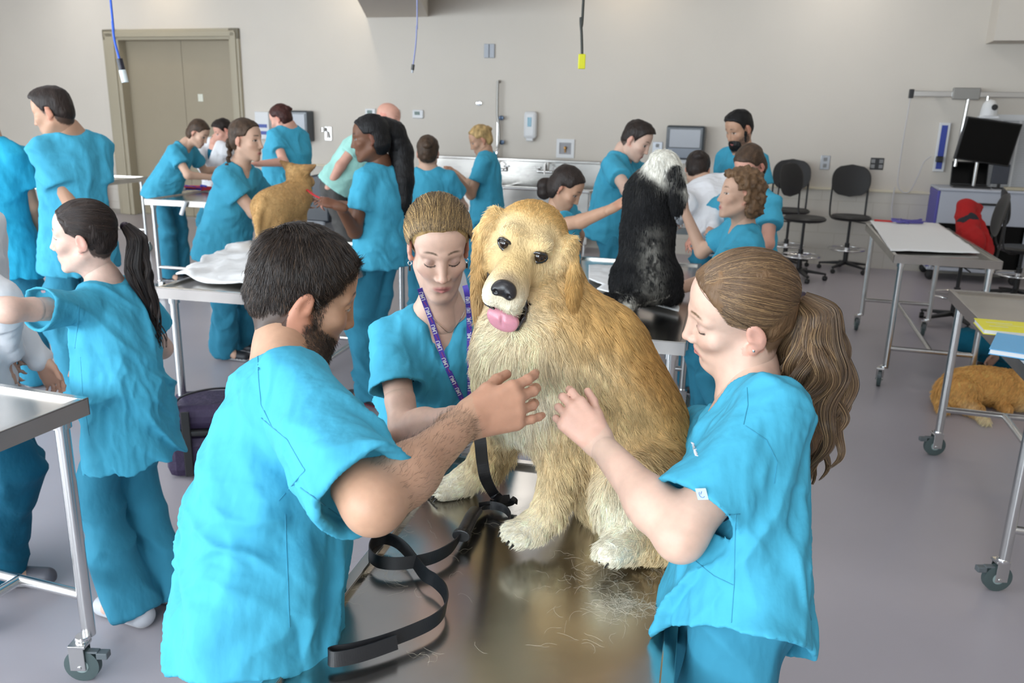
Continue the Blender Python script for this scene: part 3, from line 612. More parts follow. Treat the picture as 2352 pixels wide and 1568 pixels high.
m_glass = mat('window_glass', (1, 1, 1), .02); m_glass.node_tree.nodes['Principled BSDF'].inputs['Transmission Weight'].default_value = 1
for i, (c, wd) in enumerate(wins):
    wn = tag(thing('window_%d' % (i+1), None, None), kind='structure'); mb = MB()
    for a, b in ((c-wd/2, c-wd/2+.06), (c-.03, c+.03), (c+wd/2-.06, c+wd/2)): rbox(mb, a, VF+.02, .75, b, VF+.12, 3.15)
    rbox(mb, c-wd/2, VF+.02, .75, c+wd/2, VF+.12, .81); rbox(mb, c-wd/2, VF+.02, 3.09, c+wd/2, VF+.12, 3.15); mb.build('window_frame', m_frame, wn)
    rbox(MB(), c-wd/2+.05, VF+.06, .8, c+wd/2-.05, VF+.07, 3.1).build('window_pane', m_glass, wn)
for i, (a, b) in enumerate(((9.1, 11.5), (11.8, 14.2))):
    wn = tag(thing('window_%d' % (i+5), None, None), kind='structure'); mb = MB()
    for c, d_ in ((a, a+.06), ((a+b)/2-.03, (a+b)/2+.03), (b-.06, b)): rbox(mb, U0-.12, c, .75, U0-.02, d_, 3.15)
    rbox(mb, U0-.12, a, .75, U0-.02, b, .81); rbox(mb, U0-.12, a, 3.09, U0-.02, b, 3.15); mb.build('window_frame', m_frame, wn); rbox(MB(), U0-.07, a+.05, .8, U0-.06, b-.05, 3.1).build('window_pane', m_glass, wn)
# block wainscot with its ledge
def oloc(o, u, v, z, rz=WA): o.location = RM(u, v, z); o.rotation_euler = (0, 0, rz); return o
def lbox(name, m, u0, u1, z0, z1, d0, d1, parent=None, bevel=0, **k):      # box on the wall, own local frame
    mb = MB().box(0, -(d1-d0), 0, u1-u0, 0, z1-z0); o = mb.build(name, m, parent, bevel=bevel, **k); oloc(o, u0, d0, z0); return o
for nm, a, b in (('trim_1', U0, fu0+.02), ('trim_2', fu1-.02, U1)):
    t = tag(thing(nm, None, None), kind='structure'); lbox('block_wainscot', m_block, a, b, 0, LED-.03, 0, .045, t); lbox('ledge', mat('ledge_paint', lin(222, 213, 190), .6), a, b, LED-.03, LED, 0, .06, t, bevel=.008)
# door
d = tag(thing('door_1', None, None), kind='structure')
um = (du0+du1)/2+.03
lbox('door_leaf', m_door, du0, WP(403, 92)[0]-.003, .02, dz, -.16, -.11, d, bevel=.004); lbox('door_leaf', m_door, WP(403, 92)[0]+.003, du1, .02, dz, -.16, -.11, d, bevel=.004)
mb = MB()
for a, b, z0, z1 in ((fu0, du0, 0, fz), (du1, fu1, 0, fz), (fu0, fu1, dz, fz)):
    s = .0
    mb.box(a, -.05, z0, b, 0.17, z1)
    if b-a < 1: c = (a+b)/2; mb.box(c-(b-a)*.28, -.075, z0, c+(b-a)*.28, -.04, z1-(.05 if z0 == 0 else 0))
    else: mb.box(a+.05, -.075, dz+(fz-dz)*.25, b-.05, -.04, fz-(fz-dz)*.22)
o = mb.build('door_frame', m_frame, d, bevel=.012); oloc(o, 0, 0, 0)
lbox('threshold', M['tube'], du0, du1, 0, .018, -.2, -.02, d)
u, z = WP(450, 224); lbox('paper_notice', mat('notice_paper', (.75, .76, .66), .8), u-.045, u+.045, z-.055, z+.055, -.11, -.105, d)
mb = MB()
# soffits
p = [PZ(842, 40, 3.0), PZ(984, 40, 3.0), PZ(966, 0, 3.0), PZ(821, 0, 3.0)]
dirL = nrm(p[3]-p[0]); dirR = nrm(p[2]-p[1]); nearv = 3.2
q = [p[0]-dirL*.6, p[1]-dirR*.6, p[1]+dirR*nearv, p[0]+dirL*nearv]
s1 = MB()._add([(*v[:2], 3.0) for v in q]+[(*v[:2], CEIL) for v in q], [(0, 1, 2, 3), (4, 7, 6, 5), (0, 4, 5, 1), (1, 5, 6, 2), (2, 6, 7, 3), (3, 7, 4, 0)]).build('trim_3', m_wall); tag(s1, kind='structure')
u, z = WP(2283, 93, .45); s2 = rbox(MB(), u, -.1, z, U1, .45, CEIL).build('trim_4', m_wall); tag(s2, kind='structure')
s = rbox(MB(), U0, .045, 0, fu0, .055, .08).build('baseboard_back', mat('vinyl_base', lin(150, 144, 135), .5)); tag(s, kind='structure')
# ceiling lamps
m_em = mat('lamp_diffuser', (1, 1, 1), .5, emit=(1, .96, .91, 5.2))
lamp = None; k = 0
for j, v in enumerate((1.1, 3.6, 6.1, 8.6, 11.1, 13.3)):
    for i, u in enumerate((-7.2, -4.4, -1.6, 1.2, 4.0, 6.8)):
        if lamp is None:
            lamp = thing('ceiling_lamp', 'recessed white ceiling lamp panel above the frame', 'lamp', RM(u, v, CEIL), WA, 'recessed ceiling lamp panels')
            MB().box(-.32, -.62, -.015, .32, .62, .0).build('lamp_frame', M['white'], lamp); MB().box(-.28, -.58, -.02, .28, .58, -.0155).build('lamp_diffuser', m_em, lamp)
        else:
            if (i+j) % 2: continue
            o = dup_tree(lamp); o.location = RM(u, v, CEIL)
# wall washers above the sink (the warm pools on the wall)
m_em2 = mat('downlight_lens', (1, 1, 1), .5, emit=(1, .84, .62, 95))
dl = None
for u in (-5.6, -2.2, 1.45, 3.9, 6.2):
    if dl is None:
        dl = thing('downlight', 'round recessed downlight close to the back wall', 'lamp', RM(u, .55, CEIL), WA, 'downlights along the back wall')
        MB().lathe([(.09, -.01), (.09, 0)], n=20).build('trim_ring', M['white'], dl); MB().lathe([(.07, -.015), (.07, -.0105)], n=20).build('lens', m_em2, dl)
    else: o = dup_tree(dl); o.location = RM(u, .55, CEIL)
# ------------------------------------------------------------------ things on the back wall
def wthing(name, label, cat, px, py, off=0, group=None):
    u, z = WP(px, py, off); t = thing(name, label, cat, RM(u, off, z), WA, group); return t      # local: x along wall, -y out of the wall, z up
S_ = 1/145.
def thermostat(px, py, label):
    t = wthing('thermostat', label, 'thermostat', px, py, 0, None)
    MB().box(-.085, -.03, -.06, .085, 0, .06).build('housing', M['white'], t, bevel=.02); MB().box(-.045, -.034, -.012, .035, -.028, .035).build('display', mat('lcd_green', (.02, .07, .05), .3), t)
thermostat(852, 259, 'white wall thermostat left of the bald man, half hidden by the braided hair')
thermostat(907, 261, 'white wall thermostat just behind the bald head')
thermostat(961, 262, 'white wall thermostat with green display, rightmost of three')
t = wthing('strobe_plate', 'pale grey double strobe plate high on the wall', 'wall plate', 1125, 117)
MB().box(-.075, -.03, -.09, -.004, 0, .09).box(.004, -.03, -.09, .075, 0, .09).build('plate', mat('pale_grey', (.45, .48, .53), .5), t, bevel=.008)
t = wthing('chrome_hook', 'round chrome hook left of the sprayer hose', 'hook', 1101, 237)
MB().lathe([(.035, 0), (.035, .012), (.015, .016), (.02, .05), (.026, .055), (.0, .06)], ax='y', n=16).build('knob', M['chrome'], t, smooth=True).scale = (1, -1, 1)
# sprayer hose and riser over the sink
t = wthing('sink_sprayer', 'tall chrome pre-rinse sprayer with hanging hose', 'sprayer', 1145, 350)
_, z0 = WP(1145, 350); _, z1 = WP(1145, 186); H_ = z1-z0
MB().tube([(0, -.06, -.22), (0, -.06, H_*.5)], .012).tube([(0, -.06, H_*.5), (0, 0, H_*.5)], .01).build('riser', M['chrome'], t, smooth=True)
mb = MB(); mb.tube([(.0, -.075, H_), (.0, -.08, H_-.12), (.0, -.075, H_*.55), (.03, -.08, H_*.35), (.04, -.09, .18), (.02, -.12, .02)], .017, 10); mb.tube([(.0, -.075, H_-.01), (0, -.02, H_), (0, 0, H_-.02)], .014); mb.build('hose', mat('steel_hose', (.35, .34, .32), .35, .9, bump=[(300, .6, .002, (1, 1, 1))]), t, smooth=True)
MB().lathe([(.018, -.02), (.03, 0), (.022, .09), (.012, .12)], c=(.02, -.12, -.06), n=14).build('spray_head', M['chrome'], t, smooth=True)
for dx, dz_ in ((.055, H_*.49), (.07, .14)): MB().lathe([(.0, -.03), (.032, -.02), (.032, .02), (0, .03)], c=(dx, -.06, dz_), ax='y', n=16).build('clip', mat('blue_steel', (.12, .17, .25), .3, .8), t, smooth=True)
# soap dispenser
def soap(px, py, label, hh=.36):
    t = wthing('soap_dispenser', label, 'soap dispenser', px, py); MB().box(-.09, -.10, -hh/2, .09, 0, hh/2).build('housing', M['white'], t, bevel=.04)
    MB().box(-.028, -.105, -.02, .028, -.098, .10).build('sight_window', mat('blue_soap', (.02, .22, .33), .2), t); MB().box(-.05, -.09, -hh/2-.03, .05, -.02, -hh/2+.01).build('nozzle', M['white'], t, bevel=.01)
soap(1221, 287, 'white soap dispenser with blue window on the wall over the sink')
t = wthing('washer_box', 'white recessed supply box with brass valve above the steel sink', 'valve box', 1299, 341)
mb = MB(); a = .125
for b in ((-a, -a, a, -a*.6), (-a, a*.6, a, a), (-a, -a*.6, -a*.65, a*.6), (a*.65, -a*.6, a, a*.6)): mb.box(b[0], -.02, b[1], b[2], 0, b[3])
mb.build('surround', M['white'], t, bevel=.003); MB().box(-a*.66, -.004, -a*.62, a*.66, .0, a*.62).build('recess', mat('recess_grey', (.38, .38, .40), .6), t)
MB().lathe([(.012, 0), (.02, .02), (.02, .04)], c=(0, -.045, .01), ax='y', n=12).tube([(0, -.02, 0), (0, -.02, -.05)], .01).build('valve', mat('brass', (.35, .18, .05), .3, 1), t, smooth=True)
def towel(px, py, label, hw=.17, hh=.20):
    t = wthing('paper_towel_dispenser', label, 'towel dispenser', px, py)
    m1 = mat('smoke_plastic', (.05, .06, .07), .25); m2 = mat('grey_window', (.22, .25, .30), .2)
    MB().box(-hw, -.2, -hh, hw, 0, hh).build('housing', m1, t, bevel=.025); MB().box(-hw*.8, -.208, -hh*.28, hw*.8, -.199, hh*.78).build('window', mat('towel_roll_window', (.40, .42, .46), .3), t, bevel=.004)
    MB().box(-hw*.86, -.208, -hh*.9, hw*.86, -.199, -hh*.32).build('front_panel', m2, t, bevel=.004); MB().box(-hw*.5, -.13, -hh-.05, hw*.5, -.12, -hh+.02).build('paper_tongue', M['paper'], t)
towel(1577, 327, 'dark grey paper towel dispenser between the two dark haired men', .24, .21)
towel(697, 289, 'dark grey paper towel dispenser behind the red haired woman', .19, .22)
t = wthing('glove_box_holder', 'white glove box holder on the wall left of the red haired woman', 'dispenser', 612, 285)
MB().box(-.12, -.12, -.22, .12, 0, .18).build('holder', M['white'], t, bevel=.01); MB().box(-.09, -.125, -.05, .09, -.119, .0).box(-.09, -.125, -.15, .09, -.119, -.1).build('glove_slot', mat('slot_blue', (.08, .12, .4), .5), t)
t = wthing('flush_valve', 'chrome flush valve on square plate beside the towel dispenser', 'valve', 752, 305)
MB().box(-.04, -.015, -.11, .08, 0, .09).build('plate', mat('satin_plate', (.5, .49, .47), .3, .8), t, bevel=.004); MB().lathe([(.03, 0), (.03, .05), (.0, .06)], c=(-.04, -.05, .02), n=14).tube([(.02, -.03, .02), (.03, -.05, -.07)], .014).build('lever', M['chrome'], t, smooth=True)
def plate(px, py, w, h, m, label, name='outlet'):
    t = wthing(name, label, 'outlet', px, py); MB().box(-w/2, -.012, -h/2, w/2, 0, h/2).build('cover_plate', m, t, bevel=.004)
    for x in ((-.3, .3) if w > .14 else (0,)):
        for z in (-.22, .22): MB().box(x*w-.022, -.016, z*h-.022, x*w+.022, -.011, z*h+.022).build('socket', mat('socket', (.25, .25, .25), .5), t)
mst = mat('steel_plate', (.38, .39, .41), .35, .6)
plate(1510, 341, .13, .17, mst, 'steel outlet plate left of the towel dispenser'); plate(1895, 373, .11, .17, mst, 'steel outlet plate above the stools'); plate(2014, 376, .15, .14, M['black'], 'black four-way outlet plate on the wall right of the stools')
# stainless steel sink run
u0, zt = WP(1003, 354); u1, zt2 = WP(1385, 378); zt = (zt+zt2)/2; L = u1-u0
t = thing('steel_sink', 'long stainless steel wash sink with high backsplash against the wall', 'sink', RM(u0, 0.05, 0), WA)
mst2 = M['steel']; DZ = .78
MB().box(0, -.05, DZ, L, 0, zt).build('backsplash', mst2, t, bevel=.006); MB().box(0, -.09, zt-.02, L, .0, zt+.02).build('splash_ledge', mst2, t, bevel=.008)
MB().box(0, -.62, DZ-.30, L, -.58, DZ+.04).build('front_apron', mst2, t, bevel=.008)
MB().box(-.0, -.66, DZ+.01, L, -.56, DZ+.05).build('front_rim', M['tube'], t, bevel=.015); MB().box(0, -.60, DZ-.32, L, 0, DZ-.29).build('bowl_floor', mst2, t)
for x in (0, L*.5, L-.03): MB().box(x, -.62, DZ-.30, x+.03, 0, DZ+.04).build('bowl_side', mst2, t)
MB().box(0.02, -.60, .12, L-.02, -.57, DZ-.31).build('lower_panel', mst2, t, bevel=.01)
for x in (.08, L*.5, L-.08): MB().tube([(x, -.5, 0), (x, -.5, DZ-.3)], .025).build('leg', M['tube'], t, smooth=True)
for x in (WP(1150, 378)[0]-u0, WP(1262, 385)[0]-u0):
    fa = MB().tube([(x-.13, -.08, DZ+.22), (x+.13, -.08, DZ+.22)], .018).tube([(x, -.08, DZ+.22), (x, -.12, DZ+.34), (x+.03, -.28, DZ+.32), (x+.03, -.30, DZ+.2)], .011).tube([(x-.16, -.08, DZ+.27), (x-.09, -.08, DZ+.27)], .01).tube([(x+.09, -.08, DZ+.27), (x+.16, -.08, DZ+.27)], .01).tube([(x-.12, -.08, DZ+.2), (x-.12, -.08, DZ+.28)], .012).tube([(x+.12, -.08, DZ+.2), (x+.12, -.08, DZ+.28)], .012)
    fa.build('faucet', M['chrome'], t, smooth=True)
# big white return-air grille at the right
t = wthing('air_grille', 'large white louvred air return grille at right edge of the wall', 'vent', 2300, 352)
ug0, zg1 = WP(2262, 262); ug1, zg0 = WP(2245, 441); gw = 1.5; zc = WP(2300, 352)[1]; x0 = ug0-WP(2300, 352)[0]; zA, zB = zg0-zc+.0, zg1-zc
mb = MB(); mb.box(x0, -.03, zA, x0+gw, 0, zA+.06).box(x0, -.03, zB-.06, x0+gw, 0, zB).box(x0, -.03, zA, x0+.06, 0, zB).box(x0+gw-.06, -.03, zA, x0+gw, 0, zB); mb.build('grille_frame', M['white'], t, bevel=.004)
MB().box(x0+.02, -.006, zA+.02, x0+gw-.02, 0, zB-.02).build('backing', mat('grille_back', (.42, .43, .45), .6), t)
mb = MB(); n = int((zB-zA)/.022)
for i in range(n): z = zA+.05+i*(zB-zA-.1)/n; mb.box(x0+.05, -.02, z, x0+gw-.05, -.010, z+.010)
for i in range(1, 8): mb.box(x0+i*gw/8-.010, -.026, zA+.05, x0+i*gw/8+.010, -.004, zB-.05)
mb.build('louvres', M['white'], t)
# wall rail with bracket, power strip, cables
t = wthing('equipment_rail', 'steel equipment rail high on the wall at right', 'rail', 2092, 215, .14); uR, zR = WP(2092, 215, .14); uE = WP(2352, 236, .14)[0]+.8
MB().box(0, -.03, -.03, uE-uR, .02, .03).build('rail', M['tube'], t, bevel=.006); MB().box(-.02, -.04, -.05, .03, .03, .05).build('end_cap', M['black'], t, bevel=.006)
x = WP(2216, 225, .14)[0]-uR; MB().box(x-.14, -.08, -.06, x+.14, -.02, .07).build('carriage', mat('carriage', (.30, .29, .27), .5, .3), t, bevel=.01)
for x2 in (.3, uE-uR-.4): MB().box(x2-.03, .02, -.03, x2+.03, .14, .03).build('wall_bracket', M['tube'], t)
MB().tube([(x+.03, -.06, -.05), (x+.0, -.07, -.8)], .02, 12).build('drop_post', M['tube'], t, smooth=True)
t = thing('white_cable', 'thin white cable hanging from the rail in a loop by the trolley', 'cable', RM(uR, .14, zR), WA)
def wl(px, py, off): u, z = WP(px, py, off); return (u-uR, -off+.14, z-zR)
cb = [wl(2092, 220, .12), wl(2078, 300, .11), wl(2066, 380, .1), wl(2062, 420, .1), wl(2072, 440, .1), wl(2090, 438, .12), wl(2108, 405, .14), wl(2122, 372, .16), wl(2140, 358, .2)]
def smoothpath(p, n=8):
    p = [np.array(a, float) for a in p]; r = []; q = [p[0]]+p+[p[-1]]
    for i in range(1, len(q)-2):
        for k in range(n):
            t_ = k/n; r.append(.5*((2*q[i])+(-q[i-1]+q[i+1])*t_+(2*q[i-1]-5*q[i]+4*q[i+1]-q[i+2])*t_*t_+(-q[i-1]+3*q[i]-3*q[i+1]+q[i+2])*t_**3))
    return r+[p[-1]]
MB().tube(smoothpath(cb), .007, 8).build('wire', mat('cable_white', (.62, .60, .60), .5), t, smooth=True)
t2 = thing('hanging_cable', 'white cable dropping behind the stools to the floor', 'cable', RM(uR, .14, zR), WA)
MB().tube(smoothpath([wl(2055, 430, .1), wl(2048, 480, .1), wl(2055, 520, .12), wl(2075, 560, .14)]), .008, 8).build('wire', mat('cable_white2', (.62, .60, .60), .5), t2, smooth=True)
t = wthing('power_strip', 'white and blue vertical power strip on the wall left of the monitor', 'power strip', 2162, 338, .0)
MB().box(-.06, -.05, -.28, .06, 0, .28).build('housing', M['white'], t, bevel=.008); MB().box(-.035, -.055, -.25, .03, -.049, .25).build('blue_face', mat('blue_face', (.04, .07, .38), .5), t)
MB().box(-.05, -.13, -.17, .02, -.055, -.10).build('plug', M['black'], t, bevel=.01)
# ------------------------------------------------------------------ hanging cords from the ceiling
def cord(label, pts, d, r, col, ends, lead=None):
    P = [PD(x, y, d) for x, y in pts]; top = P[0]+np.array([0, .0, .25]); P = [np.array([top[0], top[1], CEIL])]+P; b = P[-1]
    t = thing('drop_cable', label, 'cord', b); Q = smoothpath([p-b for p in P]); MB().tube(Q, r, 8).build('cord', mat('cord_col', col, .5), t, smooth=True)
    k = 0
    u = nrm(P[-1]-P[-2]); z = 0
    for nm, ln, rr, c, sq in ends:
        if sq: MB().box(-rr, -rr*.5, -ln, rr, rr*.5, 0).build(nm, mat(nm, c, .45), t, bevel=.004)
        else: MB().tube([u*z, u*(z+ln)], rr, 12).build(nm, mat(nm, c, .4), t, smooth=True)
        z += ln
cord('bright blue data cord with black and white connector hanging by the door', [(254, 0), (258, 50), (263, 92), (274, 135)], 4.4, .006, (.02, .10, .55), [('boot', .055, .016, (.01, .01, .02), 0), ('connector', .06, .017, (.65, .72, .72), 0)])
cord('thin violet cord with small plug hanging left of the wall plate', [(958, 0), (957, 60), (955, 100), (949, 148)], 4.8, .004, (.22, .24, .42), [('plug', .03, .009, (.03, .03, .03), 0), ('tip', .015, .006, (.4, .42, .45), 0)])
cord('black power cord ending in a yellow outlet box hanging from the ceiling', [(1340, 0), (1334, 40), (1336, 80), (1337, 124)], 4.6, .007, (.012, .014, .008), [('outlet_box', .075, .019, (.62, .60, .01), 1)])
# ------------------------------------------------------------------ furniture
_cast = {}
def caster(parent, x, y, z=0, ang=0, r=.055, name='caster'):
    c = bpy.data.objects.new(name, None); COL.objects.link(c); c.parent = parent; c.location = (x, y, z); c.rotation_euler = (0, 0, ang)
    mg = M.setdefault('wheel', mat('grey_wheel', (.30, .38, .37), .5)); mt = M.setdefault('tyre', mat('dark_tyre', (.07, .10, .10), .6))
    if 'm' not in _cast:
        w = MB().lathe([(r*.72, -.014), (r, -.011), (r, .011), (r*.72, .014)], ax='y', n=28); w.build('tyre', mt, c, smooth=True).location = (0, .03, r)
        MB().lathe([(.008, -.017), (.018, -.016), (r*.6, -.010), (r*.78, -.013), (r*.78, .013), (r*.6, .010), (.018, .016), (.008, .017)], ax='y', n=28).build('wheel', mg, c, smooth=True).location = (0, .03, r)
        f = MB().box(-.018, -.023, r*.8, .030, -.019, r*2+.018).box(-.018, .019, r*.8, .030, .023, r*2+.018).box(-.024, -.024, r*2+.012, .030, .024, r*2+.022).tube([(0, -.026, r), (0, .026, r)], .007, 10)
        f.build('fork', M['tube'], c, bevel=.002).location = (0, .03, 0)
        MB().lathe([(.021, r*2+.02), (.024, r*2+.028), (.021, r*2+.036)], n=16).build('collar', M['chrome'], c, smooth=True).location = (0, .015, 0)
        MB().box(-.055, -.012, r*2-.012, -.02, .012, r*2-.004).box(-.085, -.014, r*2-.03, -.05, .014, r*2-.008).build('brake', mat('brake_grey', (.12, .14, .15), .5), c, bevel=.003).location = (0, .03, 0)
        _cast['m'] = list(c.children)
    else:
        for o in _cast['m']:
            k = o.copy(); COL.objects.link(k); k.parent = c
    return c
TH_ = .912
def exam_table(label, corner, ang, w, l, mid=True, cz=(0, 0, 0, 0), h=TH_, cr=.062):
    t = thing('exam_table', label, 'table', (corner[0], corner[1], 0), -math.radians(ang), None); e = .022; dp = .052
    mb = MB().box(e, e, h-.016, w-e, l-e, h-.010)
    mb.box(0, 0, h-dp, .004, l, h).box(w-.004, 0, h-dp, w, l, h).box(0, 0, h-dp, w, .004, h).box(0, l-.004, h-dp, w, l, h)
    o = mb.build('tray', M['steel'], t)
    mb = MB()
    for a, b, c_, d_ in ((0, 0, w, e), (0, l-e, w, l), (0, e, e, l-e), (w-e, e, w, l-e)): mb.box(a, b, h-.004, c_, d_, h+.002)
    for a, b, c_, d_ in ((e-.003, e, e+.001, l-e), (w-e-.001, e, w-e+.003, l-e)): mb.box(a, b, h-.016, c_, d_, h)
    for a, b, c_, d_ in ((e, e-.003, w-e, e+.001), (e, l-e-.001, w-e, l-e+.003)): mb.box(a, b, h-.016, c_, d_, h)
    mb.build('rim', M['steel'], t, bevel=.0015); i = .055; zb = .27; cs = [(i, i), (w-i, i), (i, l-i), (w-i, l-i)]
    for k, (x, y) in enumerate(cs):
        MB().tube([(x, y, .13), (x, y, h-dp)], .0205, 18).lathe([(.027, h-dp-.03), (.027, h-dp)], c=(x, y, 0), n=18).build('leg', M['tube'], t, smooth=True)
        caster(t, x, y-.015, 0, cz[k] if hasattr(cz, '__len__') else cz)
    for y in (i, l-i): MB().tube([(i, y, zb), (w-i, y, zb)], .0165, 14).build('crossbar', M['tube'], t, smooth=True)
    if mid: MB().tube([(w/2, i, zb), (w/2, l-i, zb)], .0165, 14).build('stretcher', M['tube'], t, smooth=True)
    return t
fgT = exam_table('stainless exam table in front, carrying the golden retriever', (-.496, .505), 13, .607, 1.5)
A = math.radians(16)
def corner_from(pt, which, ang, w, l):     # pt = which corner
    a = math.radians(ang); ax = np.array([math.cos(a), -math.sin(a)]); ay = np.array([math.sin(a), math.cos(a)]); p = np.array(pt[:2])
    return p-ax*(w if 'r' in which else 0)-ay*(l if 'f' in which else 0)
exam_table('stainless exam table with round caster at the left edge, before the white coat', corner_from(PZ(203, 913, TH_), 'fr', 18, .63, 1.5), 18, .63, 1.5, cz=(0, 0, 0, 3.45))
exam_table('stainless exam table under the tan dog, white sheet on it', corner_from(PZ(357, 660, TH_), 'nl', 12, .72, 1.65), 12, .72, 1.65, cz=(1, 2, 0, .5))
exam_table('stainless exam table under the black and white dog', corner_from((.40, 5.05), 'fl', 14, .74, 1.85), 14, .74, 1.85, cz=(.5, 2, 1, 0))
exam_table('small exam table by the door holding leashes and papers', corner_from(PZ(330, 457, TH_), 'nl', 12, .66, 1.1), 12, .66, 1.1)
exam_table('exam table against the left wall carrying white papers', corner_from((-5.55, 9.0), 'nl', 12, .8, 1.4), 12, .8, 1.4)
r1 = exam_table('exam table with a long white sheet in front of the monitor trolley', (2.49, 5.39), 16.5, .64, 1.75, cz=(1.4, 1.5, 1.6, 1.5))
r2 = exam_table('exam table at right edge with yellow binder on it', corner_from((2.285, 4.27), 'fl', 17, .70, 1.52), 17, .70, 1.52, cz=(.3, 0, .25, 2))
exam_table('exam table behind the black and white dog', corner_from(PZ(1404, 516, TH_), 'nl', 10, 1.1, .62), 10, 1.1, .62, mid=False)
# small things lying on the tables
def on_table(px, py): return PZ(px, py, TH_+.001)
def sheet(name, label, cat, corners, z, th=.012, wav=.006, col=(.88, .88, .88), seed=0, n=26, edge=.0):
    c = [np.array(p[:2]) for p in corners]; V = []; F = []; rng = np.random.default_rng(seed); base = sum(c)/4
    for j in range(n+1):
        for i in range(n+1):
            s, t = i/n, j/n; p = c[0]*(1-s)*(1-t)+c[1]*s*(1-t)+c[2]*s*t+c[3]*(1-s)*t; V.append([*p, 0])
    V = np.array(V); nz = fbm(V*9+seed, 3, seed); V[:, :2] += edge*np.stack([fbm(V*14+seed, 2, seed+1), fbm(V*14+5, 2, seed+2)], 1)
    V[:, 2] = z+.004+wav*np.clip(nz+.3, 0, 2)
    for j in range(n):
        for i in range(n): a = j*(n+1)+i; F.append((a, a+1, a+n+2, a+n+1))
    base3 = np.array([*base, z]); me = mesh_np(name, V-base3, F, mat(name+'_cloth', col, .85, bump=[(25, .3, .005, (1, 1, 1))])); o = link(name, me, None, base3)
    so = o.modifiers.new('thick', 'SOLIDIFY'); so.thickness = max(th, .002); so.offset = 1 if th > .003 else 0
    return tag(o, label, cat)
g = lambda *p: [PZ(x, y, TH_) for x, y in p]
sheet('white_sheet', 'smooth white sheet spread on the table before the monitor trolley', 'sheet', g((2045, 578), (2250, 583), (2155, 515), (1998, 508)), TH_, .004, .004, seed=3)
sheet('white_sheet', 'rumpled white sheet under the tan dog on the exam table', 'sheet', g((395, 640), (640, 672), (690, 560), (545, 560)), TH_, .008, .022, seed=5, edge=.02)
sheet('absorbent_pad', 'white pad in front of the black and white dog', 'pad', g((1372, 668), (1556, 718), (1562, 650), (1420, 640)), TH_, .006, .006, seed=7, edge=.006)
sheet('absorbent_pad', 'white pad left of the black and white dog', 'pad', g((1352, 645), (1405, 668), (1420, 612), (1352, 612)), TH_, .006, .006, seed=8)
def book(label, cat, px, py, w, l, th, rz, cover, name='binder', z=TH_+.003, text=None):
    p = PZ(px, py, z+th); t = thing(name, label, cat, (p[0], p[1], z), rz)
    MB().box(0, 0, .003, w, l, th-.003).build('pages', M['paper'], t); MB().box(-.004, -.004, 0, w+.004, l+.004, .003).box(-.004, -.004, th-.003, w+.004, l+.004, th).build('cover', cover if not isinstance(cover, tuple) else mat('cover', cover, .45), t, bevel=.001)
    return t
yb = book('yellow printed binder lying on the right exam table', 'binder', 2262, 755, .42, .20, .022, math.radians(-18), (.85, .78, .02))
MB().box(.03, .13, .0223, .13, .145, .0226).box(.06, .10, .0223, .17, .108, .0226).box(.03, .06, .0223, .10, .075, .0226).build('print', mat('pale_print', (.75, .72, .35), .6), yb)
sb = book('light blue covered paper pad at the near end of the right exam table', 'pad', 2275, 800, .36, .30, .022, math.radians(-34), (.13, .46, .80), 'paper_pad')
book('white notepad stack on the small table by the door', 'notepad', 322, 434, .36, .24, .03, 0, (.80, .81, .83), 'notepad')
book('white papers on the far left table', 'papers', 62, 388, .5, .3, .02, -.1, (.80, .80, .80), 'notepad')
bx = thing('leash', 'tangled red and blue leash lying on the table by the door', 'leash', PZ(447, 437, TH_)); rng = np.random.default_rng(3)
for nm, c in (('red_strap', (.55, .02, .04)), ('blue_strap', (.03, .05, .5))):
    for k in range(2):
        P = [(rng.uniform(-.22, .22), rng.uniform(-.12, .12), rng.uniform(.01, .05)) for _ in range(9)]; MB().tube(smoothpath(P), .011, 6, flat=.4).build(nm, mat(nm, c, .6), bx, smooth=True)
bx = thing('leash', 'violet patterned leash lying at the far end of the white sheet', 'leash', PZ(2078, 511, TH_+.02)); 
for k in range(3): P = [(rng.uniform(-.16, .16), rng.uniform(-.05, .05), rng.uniform(0, .03)) for _ in range(8)]; MB().tube(smoothpath(P), .01, 6, flat=.5).build('strap', mat('violet_strap', (.14, .12, .42), .6), bx, smooth=True)
t = thing('marker_pen', 'red marker pen lying on the white sheet', 'pen', PZ(2030, 507, TH_+.02)); MB().tube([(-.07, .03, 0), (.07, -.03, 0)], .008, 10).build('barrel', mat('red_pen', (.6, .02, .02), .4), t)
t = thing('white_tube', 'small white tube hanging off the table by the door', 'tube', PD(415, 478, 7.6)); MB().tube([(0, 0, -.06), (.05, 0, .06)], .018, 10).build('tube', M['white'], t)
t = thing('phone', 'black phone lying on papers on the far left table', 'phone', PZ(112, 378, TH_+.06)); MB().box(-.16, -.05, 0, .12, .05, .05).build('case', M['black'], t, bevel=.01)
t = thing('folder', 'red folder on the far left table', 'folder', PZ(104, 390, TH_+.03)); MB().box(-.12, -.1, 0, .12, .1, .02).build('cover', mat('red_folder', (.45, .03, .03), .5), t)
t = thing('fire_panel', 'tall red panel standing at the wall left of the door', 'panel', RM(WP(250, 440)[0]+.02, .25, .0), WA); MB().box(-.12, -.05, 0, .06, .05, .80).build('board', mat('red_board', (.42, .06, .04), .5), t, bevel=.01)
